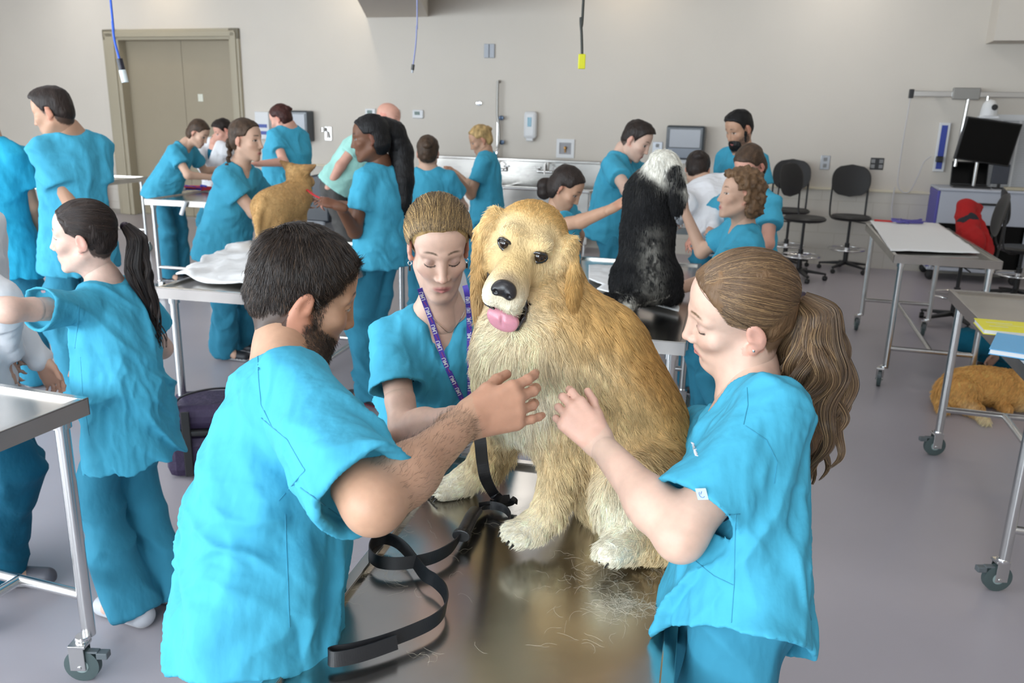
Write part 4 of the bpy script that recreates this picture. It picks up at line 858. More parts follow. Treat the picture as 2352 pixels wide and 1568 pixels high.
# draped trolley low behind the left people
p = PZ(60, 590, 0); t = thing('supply_trolley', 'low trolley draped in white and pale blue behind the left people', 'trolley', PZ(100, 575, .0), 0)
MB().box(-.45, -.25, .28, .16, .25, .45).build('drape', mat('blue_drape', (.42, .55, .66), .8, bump=[(12, .5, .02, (1, 1, 1))]), t, bevel=.02); MB().box(-.38, -.22, .455, .14, .2, .52).build('white_pack', M['paper'], t, bevel=.01)
for x in (-.4, .1):
    for y in (-.2, .2): MB().tube([(x, y, .1), (x, y, .3)], .014).build('leg', M['tube'], t, smooth=True); caster(t, x, y)
# ------------------------------------------------------------------ stools
def stool(name, label, loc, rz, seat_h=.64, parts=None, group=None):
    t = thing(name, label, 'stool', loc, rz, group); bk = M['black']; fab = M.setdefault('seatfab', mat('black_vinyl', (.018, .018, .019), .45, bump=[(80, .1, .002, (1, 1, 1))]))
    MB().lathe([(.0, seat_h-.045), (.19, seat_h-.045), (.225, seat_h-.03), (.235, seat_h-.01), (.21, seat_h+.01), (.12, seat_h+.002), (0, seat_h-.002)], n=32).build('seat', fab, t, smooth=True)
    V = []; F = []; n, m = 22, 16                            # curved oval backrest, two skins
    for sk in (0, 1):
        for j in range(m+1):
            for i in range(n+1):
                a = (i/n-.5)*2; b = (j/m-.5)*2; k = (1-abs(b)**2.6)**.42 if abs(b) < 1 else 0
                x = a*.225*max(k, .02); z = b*.19; y = .245-.30*x*x*2+(.014 if sk else -.006)*(1-abs(a)**4)*(1-b**4)+.03*b; V.append((x, y, seat_h+.40+z))
    w = n+1; o = (m+1)*w
    for sk in (0, 1):
        for j in range(m):
            for i in range(n): q = (sk*o+j*w+i, sk*o+j*w+i+1, sk*o+(j+1)*w+i+1, sk*o+(j+1)*w+i); F.append(q if sk == 0 else q[::-1])
    for j in range(m):
        for i in (0, n): q = (j*w+i, (j+1)*w+i, o+(j+1)*w+i, o+j*w+i); F.append(q if i == 0 else q[::-1])
    for i in range(n):
        for j in (0, m): q = (j*w+i, j*w+i+1, o+j*w+i+1, o+j*w+i); F.append(q[::-1] if j == 0 else q)
    link('backrest', mesh_np('backrest', V, F, fab), t)
    for s in (-1, 1): MB().tube(smoothpath([(s*.13, .08, seat_h-.05), (s*.19, .16, seat_h-.04), (s*.205, .225, seat_h+.05), (s*.205, .235, seat_h+.38)]), .012, 10, flat=.6).build('back_post', bk, t, smooth=True)
    MB().tube([(0, 0, .10), (0, 0, .34)], .028, 16).build('column', bk, t, smooth=True); MB().tube([(0, 0, .34), (0, 0, seat_h-.04)], .016, 14).build('gas_lift', bk, t, smooth=True)
    MB().tube([(.03, 0, seat_h-.06), (.19, .05, seat_h-.085)], .006, 8).build('lever', bk, t)
    MB().tube(circle((0, 0, .27), .215, 32), .010, 10, closed=True).tube([(-.21, 0, .27), (.21, 0, .27)], .009).tube([(0, -.21, .27), (0, .21, .27)], .009).lathe([(.035, .25), (.035, .29)], n=16).build('foot_ring', M['chrome'], t, smooth=True)
    for k in range(5):
        a = 2*math.pi*k/5+.3; c, s = math.cos(a), math.sin(a); R_ = lambda p: (p[0]*c-p[1]*s, p[0]*s+p[1]*c, p[2])
        ar = MB(); ar._add([R_(p) for p in [(0, -.028, .085), (0, .028, .085), (.30, .018, .065), (.30, -.018, .065), (0, -.028, .125), (0, .028, .125), (.30, .018, .085), (.30, -.018, .085)]], [(3, 2, 1, 0), (4, 5, 6, 7), (0, 1, 5, 4), (1, 2, 6, 5), (2, 3, 7, 6), (3, 0, 4, 7)]).build('base_arm', bk, t, bevel=.006)
        MB().lathe([(.0, -.020), (.026, -.018), (.028, 0), (.026, .018), (0, .020)], c=(0, 0, .028), ax='y', n=16).tube([(0, 0, .03), (0, 0, .07)], .008).build('castor', bk, t, smooth=True).location = R_((.29, 0, 0))
    return t
def fl(px, py): p = PZ(px, py, 0); return (p[0], p[1], 0)
stool('drafting_stool', 'black drafting stool standing alone left of the sheeted table', fl(1938, 622), math.radians(-10), .66)
stool('drafting_stool', 'black drafting stool nearest the curly haired woman, seat turned right', fl(1832, 640), math.radians(38), .70)
stool('drafting_stool', 'black drafting stool pushed to the wall, behind another stool', fl(1800, 612), math.radians(-12), .70)
js = stool('drafting_stool', 'black stool with a red jacket over it behind the sheeted table', fl(2185, 745), math.radians(-110), .60)
stool('drafting_stool', 'black stool turned sideways at the far right beside the trolley', fl(2328, 690), math.radians(70), .55)
# ------------------------------------------------------------------ monitor trolley
p0 = PZ(2118, 640, 0); p1 = PZ(2265, 668, 0); tr = thing('monitor_trolley', 'grey and violet wheeled media trolley with open dark front', 'trolley', (p0[0], p0[1]-.05, 0), WA)
gl = mat('trolley_grey', (.50, .53, .60), .5); vi = mat('trolley_violet', (.10, .09, .40), .5); W_ = .98; D_ = .6; TZ = 1.02
MB().box(0, 0, .14, .03, D_, TZ).build('side_panel', vi, tr, bevel=.01); MB().box(W_-.03, 0, .14, W_, D_, TZ).build('side_panel', gl, tr, bevel=.01)
MB().box(0, -.02, TZ, W_, D_, TZ+.03).build('top', gl, tr, bevel=.01); MB().box(.03, 0, TZ-.36, W_-.03, .02, TZ).build('drawer_front', gl, tr, bevel=.006)
MB().box(.42, -.03, TZ-.14, .62, -.01, TZ-.115).build('drawer_handle', M['black'], tr, bevel=.004)
MB().box(.03, .05, .16, W_-.03, D_, TZ-.36).build('cabinet_interior', M['screen'], tr); MB().box(0, -.01, .12, W_, D_, .16).build('base', gl, tr, bevel=.01)
for x in (.04, W_-.04): MB().tube([(x, -.01, .14), (x, -.01, TZ-.36)], .018, 10).build('corner_post', gl, tr, smooth=True)
for x in (.06, W_-.06):
    for y in (.05, D_-.06): MB().lathe([(.0, -.025), (.05, -.02), (.058, 0), (.05, .02), (0, .025)], c=(x, y, .058), ax='y', n=20).build('wheel', M['black'], tr, smooth=True)
def at_tr(x, y, z): a = WA; return (tr.location[0]+x*math.cos(a)-y*math.sin(a), tr.location[1]+x*math.sin(a)+y*math.cos(a), z)
lp = thing('laptop', 'open black laptop on the media trolley', 'laptop', at_tr(.17, .15, TZ+.032), WA)
MB().box(0, 0, 0, .38, .24, .02).build('keyboard_base', M['black'], lp, bevel=.003); o = MB().box(0, -.012, 0, .38, 0, .27).build('lid', M['black'], lp, bevel=.003); o.location = (0, .25, .015); o.rotation_euler = (-.25, 0, 0)
MB().box(.012, -.014, .015, .368, -.0125, .255).build('display', M['screen'], o)
sm = thing('small_display', 'small dark grey display beside the laptop on the trolley', 'display', at_tr(.56, .25, TZ+.032), WA)
MB().box(0, 0, .05, .17, .03, .27).build('screen', mat('dgrey', (.04, .045, .06), .4), sm, bevel=.005); MB().box(.03, -.03, 0, .14, .07, .015).box(.07, .0, .01, .10, .02, .06).build('stand', M['black'], sm)
kb = thing('control_panel', 'small beige control box on the right of the trolley top', 'control box', at_tr(.68, .06, TZ+.032), WA); MB().box(0, 0, 0, .20, .13, .03).build('case', mat('beige_case', (.5, .45, .33), .6), kb, bevel=.005)
mo = thing('monitor', 'large black flat monitor tilted on a post above the trolley', 'monitor', at_tr(.40, .28, TZ+.032), WA)
o = MB().box(-.29, -.03, 0, .29, .03, .47).build('casing', M['black'], mo, bevel=.006); o.location = (.02, -.05, .28); o.rotation_euler = (.06, math.radians(7), math.radians(8)); MB().box(-.275, -.033, .015, .275, -.0305, .455).build('display', M['screen'], o)
MB().tube([(0, .04, -.0), (0, .04, 1.0)], .02, 12).box(-.1, -.08, 0, .1, .12, .012).build('stand_post', M['tube'], mo)
cm = thing('dome_camera', 'white dome camera sitting above the black monitor', 'camera', at_tr(.42, .24, TZ+.032+.76), WA)
MB().box(-.10, -.07, 0, .10, .07, .03).build('foot', M['white'], cm, bevel=.01); MB().lathe([(.09, .03), (.085, .09), (.075, .15), (.05, .19), (.0, .205)], n=20).build('dome', M['white'], cm, smooth=True)
MB().lathe([(.0, 0), (.032, .001), (.034, .02)], ax='y', n=16).build('lens', M['black'], cm, smooth=True).location = (.035, -.085, .12)
# red jacket over the stool
f = SDF(.012); b = PD(2215, 520, 6.75)
f.rc(PD(2212, 478, 6.85), PD(2232, 555, 6.65), .055, .10, .05); f.rc(PD(2232, 490, 6.9), PD(2262, 580, 6.7), .05, .07, .05); f.rc(PD(2222, 475, 6.85), PD(2240, 480, 6.95), .05, .05, .04)
v, q = f.mesh(); n = vnormals(v, q); v = folds(v, n, .016, 4); o = link('jacket', mesh_np('jacket', v-b, q, mat('red_fleece', (.42, .012, .012), .95, bump=[(90, .6, .006, (1, 1, 1))])), None, b); tag(o, 'bright red fleece jacket hung over a black stool', 'jacket')
f = SDF(.012); b = PD(2230, 580, 6.7); f.rc(PD(2222, 510, 6.75), PD(2225, 580, 6.7), .07, .09, .05); f.rc(PD(2225, 575, 6.7), PD(2275, 600, 6.7), .07, .05, .05); v, q = f.mesh(); n = vnormals(v, q); v = folds(v, n, .014, 9); o = link('bag', mesh_np('bag', v-b, q, mat('charcoal_fleece', (.02, .022, .028), .9)), None, b); tag(o, 'charcoal bag hanging under the red jacket', 'bag')
# purple and black bag on the table frame at left, waste bin
b = PZ(478, 1072, .0); bg = thing('duffel_bag', 'purple and black duffel bag on the floor left of the bearded man in front', 'bag', b, .2)
mpur = mat('purple_nylon', (.035, .022, .06), .6, bump=[(40, .5, .01, (1, 1, 1))])
MB().box(-.17, -.14, .0, .30, .20, .22).build('body', mpur, bg, bevel=.05); MB().box(-.18, -.145, .22, .31, .2, .25).build('zip_band', M['black'], bg, bevel=.01); MB().box(-.16, -.13, .24, .29, .18, .36).build('upper_pocket', mat('purple_nylon2', (.045, .03, .075), .6, bump=[(40, .5, .01, (1, 1, 1))]), bg, bevel=.045)
MB().tube(smoothpath([(-.12, -.12, .34), (-.08, -.1, .41), (.08, -.08, .44), (.25, -.1, .42), (.28, -.12, .33)]), .013, 8, flat=.4).build('carry_strap', M['black'], bg, smooth=True)
for x in (-.08, .16): MB().box(x, -.152, .02, x+.04, -.14, .35).build('web_strap', M['black'], bg, bevel=.004)
p = PD(728, 470, 8.2); tc_ = thing('waste_bin', 'black lidded waste bin standing left of the man in mint shirt', 'bin', (p[0], p[1], 0), WA)
MB().prism([(-.2, -.2), (.2, -.2), (.2, .2), (-.2, .2)], 0, .72).build('body', mat('bin_grey', (.30, .31, .33), .6), tc_, bevel=.02)
MB()._add([(-.21, -.2, .70), (.25, -.2, .70), (.25, .2, .70), (-.21, .2, .70), (-.12, -.18, 1.1), (.25, -.18, 1.18), (.25, .2, 1.18), (-.12, .2, 1.1)], [(3, 2, 1, 0), (4, 5, 6, 7), (0, 1, 5, 4), (1, 2, 6, 5), (2, 3, 7, 6), (3, 0, 4, 7)]).build('lid', mat('bin_lid', (.015, .02, .03), .4), tc_, bevel=.02)
# ------------------------------------------------------------------ the four people nearest the camera
X_, Y_, Z_ = np.eye(3)
man = person('dark haired bearded man in teal scrubs seen from behind, leaning over the front table', (-.405, 1.560, 1.405), (118, 20, 8), PD(650, 838, 1.47), PD(596, 1400, 1.25), 112, male=True, fine=1, hem=-.09, wide=1.04, depthk=1.0, hemk=.80, neckw=1.5, sw=.165,
    aR=dict(e=(858, 1158, -1), w=(1072, 968, 1), d=nrm(X_*.90+Z_*.22+Y_*.34), n=nrm(Y_*.9-Z_*.25-X_*.2), fl=[(.3, .45, .3), (.45, .6, .4), (.5, .6, .4), (.2, .35, .25)], spread=.07, thumb=.75),
    aL=dict(e=(800, 985, 1), w=(950, 1140, 1), d=nrm(X_*.9-Z_*.25-Y_*.1), n=nrm(-Z_-Y_*.3), curl=(.7, .9, .6)),
    skin='tan', hair='dark', style='short', beard=(.035, .022, .016), seed=1, under=(.012, .012, .014), sc=1.0, slv=.93)
pony = person('woman with long brown wavy ponytail in teal scrubs at right of the golden retriever', (.412, 1.462, 1.412), (-98, 14, -24), PD(1722, 905, 1.45), PD(1690, 1350, 1.24), -84, fine=1, sc=.97, depthk=.88, hem=-.09, neckw=1.45, hemk=.90,
    aL=dict(e=(1562, 1232, -1), w=(1378, 1020, 1), d=nrm(PD(1272, 905, 1.47)-PD(1378, 1020, 1.42)), n=nrm(Y_*.85+X_*.1-Z_*.4), fl=[(.5, .6, .4), (.55, .8, .5), (.6, .9, .5), (.65, .9, .5)], spread=.04, thumb=.6),
    aR=dict(e=(1600, 1000, 1), w=(1500, 960, 1)),
    skin='fair', hair='lbrown', style='pony', eyes='down', seed=2, under=(.012, .02, .04), slv=.80,
    tail=[(*PD(1838, 688, 1.46), .014), (*PD(1872, 720, 1.45), .026), (*PD(1868, 830, 1.44), .038), (*PD(1858, 950, 1.42), .042), (*PD(1850, 1020, 1.40), .020)])
left = person('woman with dark ponytail in teal scrubs standing at the left table, face in profile', (-1.36, 2.60, 1.345), (-82, 2, -6), PD(243, 652, 2.63), PD(287, 898, 2.60), -104, fine=1, sc=.89, hsc=.95, hem=-.26,
    aL=dict(e=(20, 712, -1), w=(-150, 700, 1)), aR=dict(e=(372, 800, 1), w=(240, 830, 1)), feet=[(*PZ(395, 1385, 0)[:2], .09), (*PZ(308, 1432, 0)[:2], .09)],
    skin='pale', hair='dark', style='pony', seed=3, shoe=1,
    tail=[(*PD(287, 520, 2.68), .014), (*PD(312, 545, 2.68), .024), (*PD(315, 610, 2.68), .030), (*PD(332, 680, 2.68), .022), (*PD(352, 735, 2.68), .010)])
blonde = person('blonde woman in teal scrubs with violet lanyard, looking down beside the golden retriever', (-.186, 2.03, 1.425), (12, 22, 2), PD(1012, 722, 2.09), PD(985, 1040, 2.24), 10, fine=1, sc=.95,
    aR=dict(e=(930, 985, -1), w=(1062, 955, -1), d=nrm(X_-Y_*.25), n=nrm(-Y_*.5-Z_*.5)), aL=dict(e=(1135, 960, 1), w=(1140, 985, -1)),
    skin='fair', hair='blonde', style='short', eyes='down', seed=4, brow=np.array((.13, .085, .055)), under=(.008, .008, .01))
# ------------------------------------------------------------------ loose hair of the nearest people
def cols_mix(base, var=.25, hi=None, ph=.15):
    b = np.array(base)
    def f(rng, q):
        c = b*(1+var*rng.normal(size=(len(q), 1)))
        if hi is not None: m = rng.random(len(q)) < ph; c[m] = np.array(hi)*(1+.2*rng.normal(size=(m.sum(), 1)))
        return np.clip(c, .002, 1)
    return f
WH = np.array([-.025, -.085, .095])      # crown whorl of the man's head
def swirl(q):
    d = q-WH; r = np.linalg.norm(d, axis=1)[:, None]; t = np.cross(d, np.array([-.2, -.6, .8])); return d/r+t/r*np.clip(.06/r, 0, 1.2)+np.array([0, .3, 0])*(q[:, 1:2] > 0)
cap_strands(man, 42000, swirl, lambda q: .016+.006*(q[:, 2] > .05)-.009*np.clip((-.03-q[:, 2])/.04, 0, 1), (.00030, .00028, .00022, .0001), cols_mix((.030, .020, .015), .3, (.10, .06, .035), .12), lift=.30)
def back_to(tx, ty, tz): T = np.array([tx, ty, tz]); return lambda q: (T-q)/np.linalg.norm(T-q, axis=1)[:, None]
def tie_local(info, p): return (info['H'].l(np.array([p]))[0])
for info, t, base, hi, n in ((pony, PD(1838, 688, 1.46), (.13, .075, .038), (.34, .21, .10), 15000), (left, PD(287, 520, 2.68), (.022, .013, .010), (.06, .034, .024), 9000)):
    T = tie_local(info, t)
    scalp_strands(info, n, lambda q, T=T: (T-q)/np.linalg.norm(T-q, axis=1)[:, None], lambda q, T=T: np.clip(np.linalg.norm(T-q, axis=1)*1.05, .02, .24), 9, (.0003, .00034, .00034, .00034, .00034, .00034, .00034, .0003, .0002), cols_mix(base, .3, hi, .12), ext=.0045, lift=.005, wob=.07)
T = tie_local(blonde, blonde['H'].w(-.01, -.105, .03))
scalp_strands(blonde, 15000, lambda q: (T-q)/np.linalg.norm(T-q, axis=1)[:, None]+np.array([0, 0, .35])*(q[:, 1:2] > .02), lambda q: np.clip(np.linalg.norm(T-q, axis=1), .03, .20), 9, (.0003, .00034, .00034, .00034, .00034, .00034, .00034, .0003, .0002), lambda rng, q: cols_mix((.50, .33, .14), .38, (.13, .075, .035), .30)(rng, q)*np.clip(.35+blonde['H'].line(q)/.030, .35, 1)[:, None], ext=.013, lift=.012, wob=.08)
tl = [(*PD(1838, 688, 1.46), .014), (*PD(1872, 715, 1.45), .034), (*PD(1870, 830, 1.44), .054), (*PD(1856, 950, 1.42), .064), (*PD(1848, 1040, 1.40), .052), (*PD(1842, 1110, 1.38), .022)]
tail_strands(pony, tl, 12000, (.00034,)*20+(.00025, .0001), cols_mix((.12, .070, .036), .3, (.36, .23, .115), .18), wav=.009, wf=2.6, lenv=.45, curl=.8)
tl = [(*PD(287, 520, 2.68), .014), (*PD(312, 545, 2.68), .028), (*PD(315, 610, 2.68), .036), (*PD(332, 680, 2.68), .030), (*PD(352, 735, 2.68), .018), (*PD(366, 775, 2.68), .010), (*PD(372, 800, 2.68), .004)]
tail_strands(left, tl, 6000, (.0004,)*20+(.0003, .0001), cols_mix((.020, .012, .010), .3, (.05, .03, .02), .15), wav=.010, wf=2., lenv=.4)
# stubble and beard of the man, loose braids of the woman with the red leash
def beard_strands(info, N, col):
    H = info['H']; rng = np.random.default_rng(4); me = info['root'].data; n = len(me.vertices); co_ = np.zeros(n*3, np.float32); me.vertices.foreach_get('co', co_); V = co_.reshape(-1, 3).astype(float)+info['base']; no = np.zeros(n*3, np.float32); me.vertices.foreach_get('normal', no); no = no.reshape(-1, 3)
    q = H.l(V); ax = abs(q[:, 0]); m = (q[:, 2] < -.028-.55*np.clip(q[:, 1]-.02, 0, 1)) & (q[:, 1] > -.008) & (q[:, 2] > -.145) & (q[:, 1] < .11) & ~((ax < .024) & (abs(q[:, 2]+.07) < .009)) | ((ax > .05) & (q[:, 1] > .005) & (q[:, 1] < .028) & (q[:, 2] < .02) & (q[:, 2] > -.1)); m &= (np.linalg.norm(q, axis=1) < .16); i = rng.choice(np.where(m)[0], N)
    P = V[i]+rng.normal(size=(N, 3))*.0009; d = no[i]*.6+(np.array([0, .25, -1])@H.B)+rng.normal(size=(N, 3))*.35; d /= np.linalg.norm(d, axis=1)[:, None]; L = rng.uniform(.005, .010, N)[:, None]
    S = np.stack([P, P+d*L*.5, P+d*L+np.array([0, 0, -.001])], 1); strands('beard_hair', info['root'], S, (.0003, .00025, .0001), np.clip(np.array(col)*(1+.4*rng.normal(size=(N, 1))), .003, 1), info['base'], M['strand'])
beard_strands(man, 7000, (.028, .018, .013))
# ------------------------------------------------------------------ dogs
def fur_from(root, parent, V, Q, N, anchors, base, rad=(.00042, .00038, .0003, .00022, .0001), seed=0, steps=5, lift=.35, grav=.5, keep=None, clump=.5, csz=.018, name='fur', sig=.055, cvar=.20, lscale=1.0, dark=None, wvy=.0):
    rng = np.random.default_rng(seed); A = V[Q]; area = .5*np.linalg.norm(np.cross(A[:, 2]-A[:, 0], A[:, 3]-A[:, 1]), axis=1)
    fi = rng.choice(len(Q), N, p=area/area.sum()); u, w = rng.random(N)[:, None], rng.random(N)[:, None]; q = A[fi]
    P = (q[:, 0]*(1-u)+q[:, 1]*u)*(1-w)+(q[:, 3]*(1-u)+q[:, 2]*u)*w; VN = vnormals(V, Q); n = VN[Q[fi, 0]]
    if keep is not None: m = keep(P); P, n = P[m], n[m]; N = len(P)
    ap = np.array([a[0] for a in anchors]); ad = np.array([nrm(a[1]) for a in anchors]); al = np.array([a[2] for a in anchors]); ac = np.array([a[3] for a in anchors])
    D = np.linalg.norm(P[:, None]-ap[None], axis=2)**2; Wt = np.exp(-D/(2*sig*sig))+1e-7/(D+1e-3)**2; Wt /= Wt.sum(1)[:, None]
    d = Wt@ad; ln = (Wt@al)*lscale; c = Wt@ac
    cen = np.floor(P/csz+.35*np.stack([fbm(P*60, 1, 1), fbm(P*60, 1, 2), fbm(P*60, 1, 3)], 1)); ck = cen.astype(np.int64); cd = np.stack([hash3(ck[:, 0], ck[:, 1], ck[:, 2], s) for s in (1, 2, 3)], 1)
    d = d+cd*.28*clump+rng.normal(size=(N, 3))*.10; t = d-n*(d*n).sum(1)[:, None]; t /= np.linalg.norm(t, axis=1)[:, None]+1e-9
    ln = ln*rng.uniform(.65, 1.15, N)*(1+.25*cd[:, 0]); S = np.zeros((N, steps, 3)); cur = P-n*.001; st = ln/(steps-1)
    cc = (cen+.5+cd*.3)*csz; off = (cc-P); off -= n*(off*n).sum(1)[:, None]
    for i in range(steps):
        k = i/(steps-1); S[:, i] = cur+off*(k**1.5*clump*.75)[..., None] if hasattr(k, 'shape') else cur+off*(k**1.5*clump*.75)
        v = t+n*(lift*(1-k))+np.array([0, 0, -1])*(grav*k*np.clip(ln/.04, .1, 1.2))[:, None]
        if wvy: v = v+np.cross(t, n)*(wvy*np.sin(k*6+cd[:, 1]*6))[:, None]
        v /= np.linalg.norm(v, axis=1)[:, None]; cur = cur+v*st[:, None]
    c = c*(1+cvar*cd[:, 2:3]+.12*rng.normal(size=(N, 1)))
    return strands(name, parent, S, rad, np.clip(c, 0.003, 1), base, M['furstrand'])
def anchor_col(V, anchors, sig=.05):
    ap = np.array([a[0] for a in anchors]); ac = np.array([a[3] for a in anchors]); out = np.zeros((len(V), 3))
    for i in range(0, len(V), 20000):
        P = V[i:i+20000]; D = ((P[:, None]-ap[None])**2).sum(2); W = np.exp(-D/(2*sig*sig))+1e-7/(D+1e-3)**2; out[i:i+20000] = (W/W.sum(1)[:, None])@ac
    return out
JX = -.014
def dog_head(f, H, fine=True, ears='flop', k=1.):
    E = lambda p, r, kk=.02, kind='u', B=None: f.el(H.w(*p), np.array(r)*H.sc, (H.B if B is None else B@H.B), kk*H.sc, kind)
    R = lambda a, b, ra, rb, kk=.02, kind='u': f.rc(H.w(*a), H.w(*b), ra*H.sc, rb*H.sc, kk*H.sc, kind)
    E((0, -.035, .034), (.069, .078, .060), .0); E((0, -.02, .0), (.066, .07, .055), .03)
    for x in (-1, 1):
        E((x*.040, .008, -.018), (.036, .050, .038), .03); E((x*.030, .040, .055), (.020, .020, .014), .02)
        E((x*.019, .112, -.030), (.021, .042, .025), .015); E((x*.038, .064, .036), (.014, .015, .011), .010, 's') if fine else None
    R((0, .040, .010), (0, .128, -.010), .038, .027, .03); E((0, .125, -.004), (.022, .030, .016), .015)
    R((0, .01, -.055), (JX*.7, .094, -.066), .030, .017, .02)
    E((0, .118, -.054), (.034, .062, .0060), .006, 's', np.array([[1, 0, 0], [0, .99, .12], [0, -.12, .99]]))
    if ears == 'flop':
        for x in (-1, 1):
            E((x*.077, -.014, .022), (.020, .040, .042), .015); yw = H.B[0].copy(); yw[2] = 0; yw = nrm(yw); WB = np.array([yw, np.cross([0, 0, 1.], yw), [0, 0, 1.]])
            pb = H.w(x*.080, -.004, .030); f.el(pb+yw*x*.014*H.sc-np.array([0, 0, .092])*H.sc, np.array((.015, .043, .094))*H.sc, WB, .012*H.sc)
    elif ears == 'prick':
        for x in (-1, 1): R((x*.052, -.03, .06), (x*.128, -.03, .100), .040, .008, .012); E((x*.092, -.008, .080), (.030, .008, .022), .004, 's')
GOLD = (.70, .43, .15); GOLDD = (.47, .25, .075); CREAM = (.93, .77, .49); PALE = (.96, .90, .73); DARKG = (.32, .17, .06); MID = (.82, .57, .26)
HD = Head((.018, 1.640, 1.478), basis(-13, 15, -19), 1.04)
f = SDF(.0058)
P_ = PD
chestc = P_(1208, 880, 1.66)
DB = basis(-62)                       # the dog sits facing front-left
def dog_body(f):
    f.el(P_(1212, 852, 1.63), (.105, .105, .145), DB, 0); f.el(P_(1335, 868, 1.68), (.140, .165, .180), DB, .06)
    f.el(P_(1425, 1010, 1.66), (.135, .15, .18), DB, .06); f.el(P_(1475, 1110, 1.61), (.115, .115, .135), DB, .05)
    f.rc(HD.w(0, -.06, -.01), P_(1265, 780, 1.67), .082, .115, .05); f.rc(HD.w(0, -.05, -.05), P_(1195, 790, 1.62), .065, .085, .05)
    f.el(P_(1482, 1135, 1.515), (.050, .115, .098), DB, .04)                          # near thigh
    f.rc(P_(1560, 1248, 1.47), P_(1440, 1262, 1.42), .036, .028, .02); f.el(P_(1418, 1262, 1.412), (.034, .046, .026), DB, .012)
    for dx in (-.02, 0, .02): f.el(P_(1403, 1272, 1.402)+DB[0]*dx, (.0125, .02, .016), DB, .004)
    f.rc(P_(1425, 1120, 1.52), P_(1430, 1225, 1.45), .045, .026, .03)
    f.rc(P_(1262, 960, 1.56), P_(1288, 1065, 1.545), .062, .042, .04); f.rc(P_(1288, 1065, 1.545), P_(1258, 1175, 1.505), .038, .028, .02); f.rc(P_(1258, 1175, 1.505), P_(1222, 1212, 1.485), .030, .030, .015)
    f.el(P_(1205, 1221, 1.475), (.037, .046, .025), DB, .012)
    for dx in (-.026, -.009, .009, .026): f.el(P_(1185, 1228, 1.462)+DB[0]*dx, (.0115, .020, .017), DB, .004)
    f.rc(P_(1160, 960, 1.69), P_(1125, 1045, 1.72), .056, .038, .04); f.rc(P_(1125, 1045, 1.72), P_(1070, 1100, 1.735), .036, .027, .02); f.rc(P_(1070, 1100, 1.735), P_(1040, 1118, 1.735), .032, .03, .015)
    f.el(P_(1030, 1124, 1.73), (.034, .042, .024), DB, .012)
    for dx in (-.022, -.008, .008, .022): f.el(P_(1012, 1128, 1.722)+DB[0]*dx, (.011, .018, .016), DB, .004)
    f.rc(P_(1560, 1170, 1.62), P_(1600, 1200, 1.68), .05, .03, .03)
dog_body(f); v1 = f.mesh()
f = SDF(.0034); dog_head(f, HD); v2 = f.mesh(); v2 = (smooth(v2[0], v2[1], 2, .5), v2[1])
V, Q = merge([v1, v2]); V[:, 2] = np.maximum(V[:, 2], TH_-.008); nb_ = len(v1[0])
base = np.array([*P_(1350, 1200, 1.6)[:2], TH_]); hw = HD.w
def A2(x, y, d, dx, dy, ln, c): p = P_(x, y, d); return (p, P_(x+dx, y+dy, d)-p, ln, c)
anch = [A2(1205, 760, 1.52, -2, 10, .055, CREAM), A2(1150, 800, 1.54, -4, 10, .060, CREAM), A2(1200, 860, 1.52, 0, 10, .065, PALE), A2(1130, 880, 1.56, -3, 10, .060, CREAM), A2(1190, 960, 1.53, 0, 10, .045, PALE), A2(1250, 930, 1.5, 1, 10, .04, PALE), A2(1180, 1030, 1.6, -1, 10, .03, PALE),
        A2(1300, 760, 1.55, 5, 10, .050, MID), A2(1340, 700, 1.62, 8, 10, .040, GOLD), A2(1400, 760, 1.6, 8, 12, .032, GOLD), A2(1470, 830, 1.6, 8, 14, .028, GOLDD), A2(1530, 920, 1.62, 4, 14, .028, GOLDD), A2(1560, 1000, 1.62, 0, 12, .03, GOLD), A2(1280, 840, 1.5, 3, 10, .045, CREAM),
        A2(1350, 850, 1.52, 5, 12, .030, CREAM), A2(1420, 930, 1.5, 5, 14, .026, MID), A2(1480, 1000, 1.5, 3, 14, .026, MID), A2(1400, 1000, 1.5, 2, 14, .03, CREAM), A2(1340, 960, 1.5, 0, 14, .04, GOLD), A2(1450, 1060, 1.5, 8, 8, .035, GOLD), A2(1520, 1070, 1.5, 8, 3, .032, GOLDD),
        A2(1470, 1130, 1.46, 3, 12, .035, CREAM), A2(1530, 1170, 1.46, 6, 10, .03, MID), A2(1420, 1180, 1.45, -3, 12, .025, PALE), A2(1405, 1120, 1.47, -2, 12, .045, PALE), A2(1500, 1250, 1.42, -12, 2, .018, GOLD), A2(1420, 1255, 1.4, -10, 4, .009, PALE), A2(1560, 1255, 1.45, -3, 8, .02, CREAM),
        A2(1262, 1010, 1.48, 0, 12, .020, MID), A2(1300, 1080, 1.5, 8, 12, .055, GOLD), A2(1325, 1060, 1.54, 8, 12, .060, CREAM), A2(1310, 1120, 1.52, 6, 12, .06, MID), A2(1262, 1110, 1.48, 1, 12, .014, CREAM), A2(1255, 1170, 1.46, -6, 10, .011, CREAM), A2(1205, 1212, 1.45, -10, 4, .010, PALE), A2(1290, 1170, 1.51, 3, 12, .035, CREAM),
        A2(1110, 1020, 1.66, -6, 10, .02, MID), A2(1160, 1040, 1.7, 6, 12, .055, MID), A2(1150, 1090, 1.72, 4, 12, .05, CREAM), A2(1075, 1085, 1.7, -10, 6, .011, CREAM), A2(1030, 1118, 1.7, -10, 3, .009, PALE), A2(1100, 930, 1.6, -4, 10, .05, CREAM),
        A2(1600, 1190, 1.66, 6, 8, .06, CREAM), A2(1500, 900, 1.75, 5, 10, .03, GOLDD), A2(1350, 800, 1.8, 6, 10, .03, GOLDD)]
def HA(p, d, ln, c): return (hw(*p), np.array(d)@HD.B, ln, c)
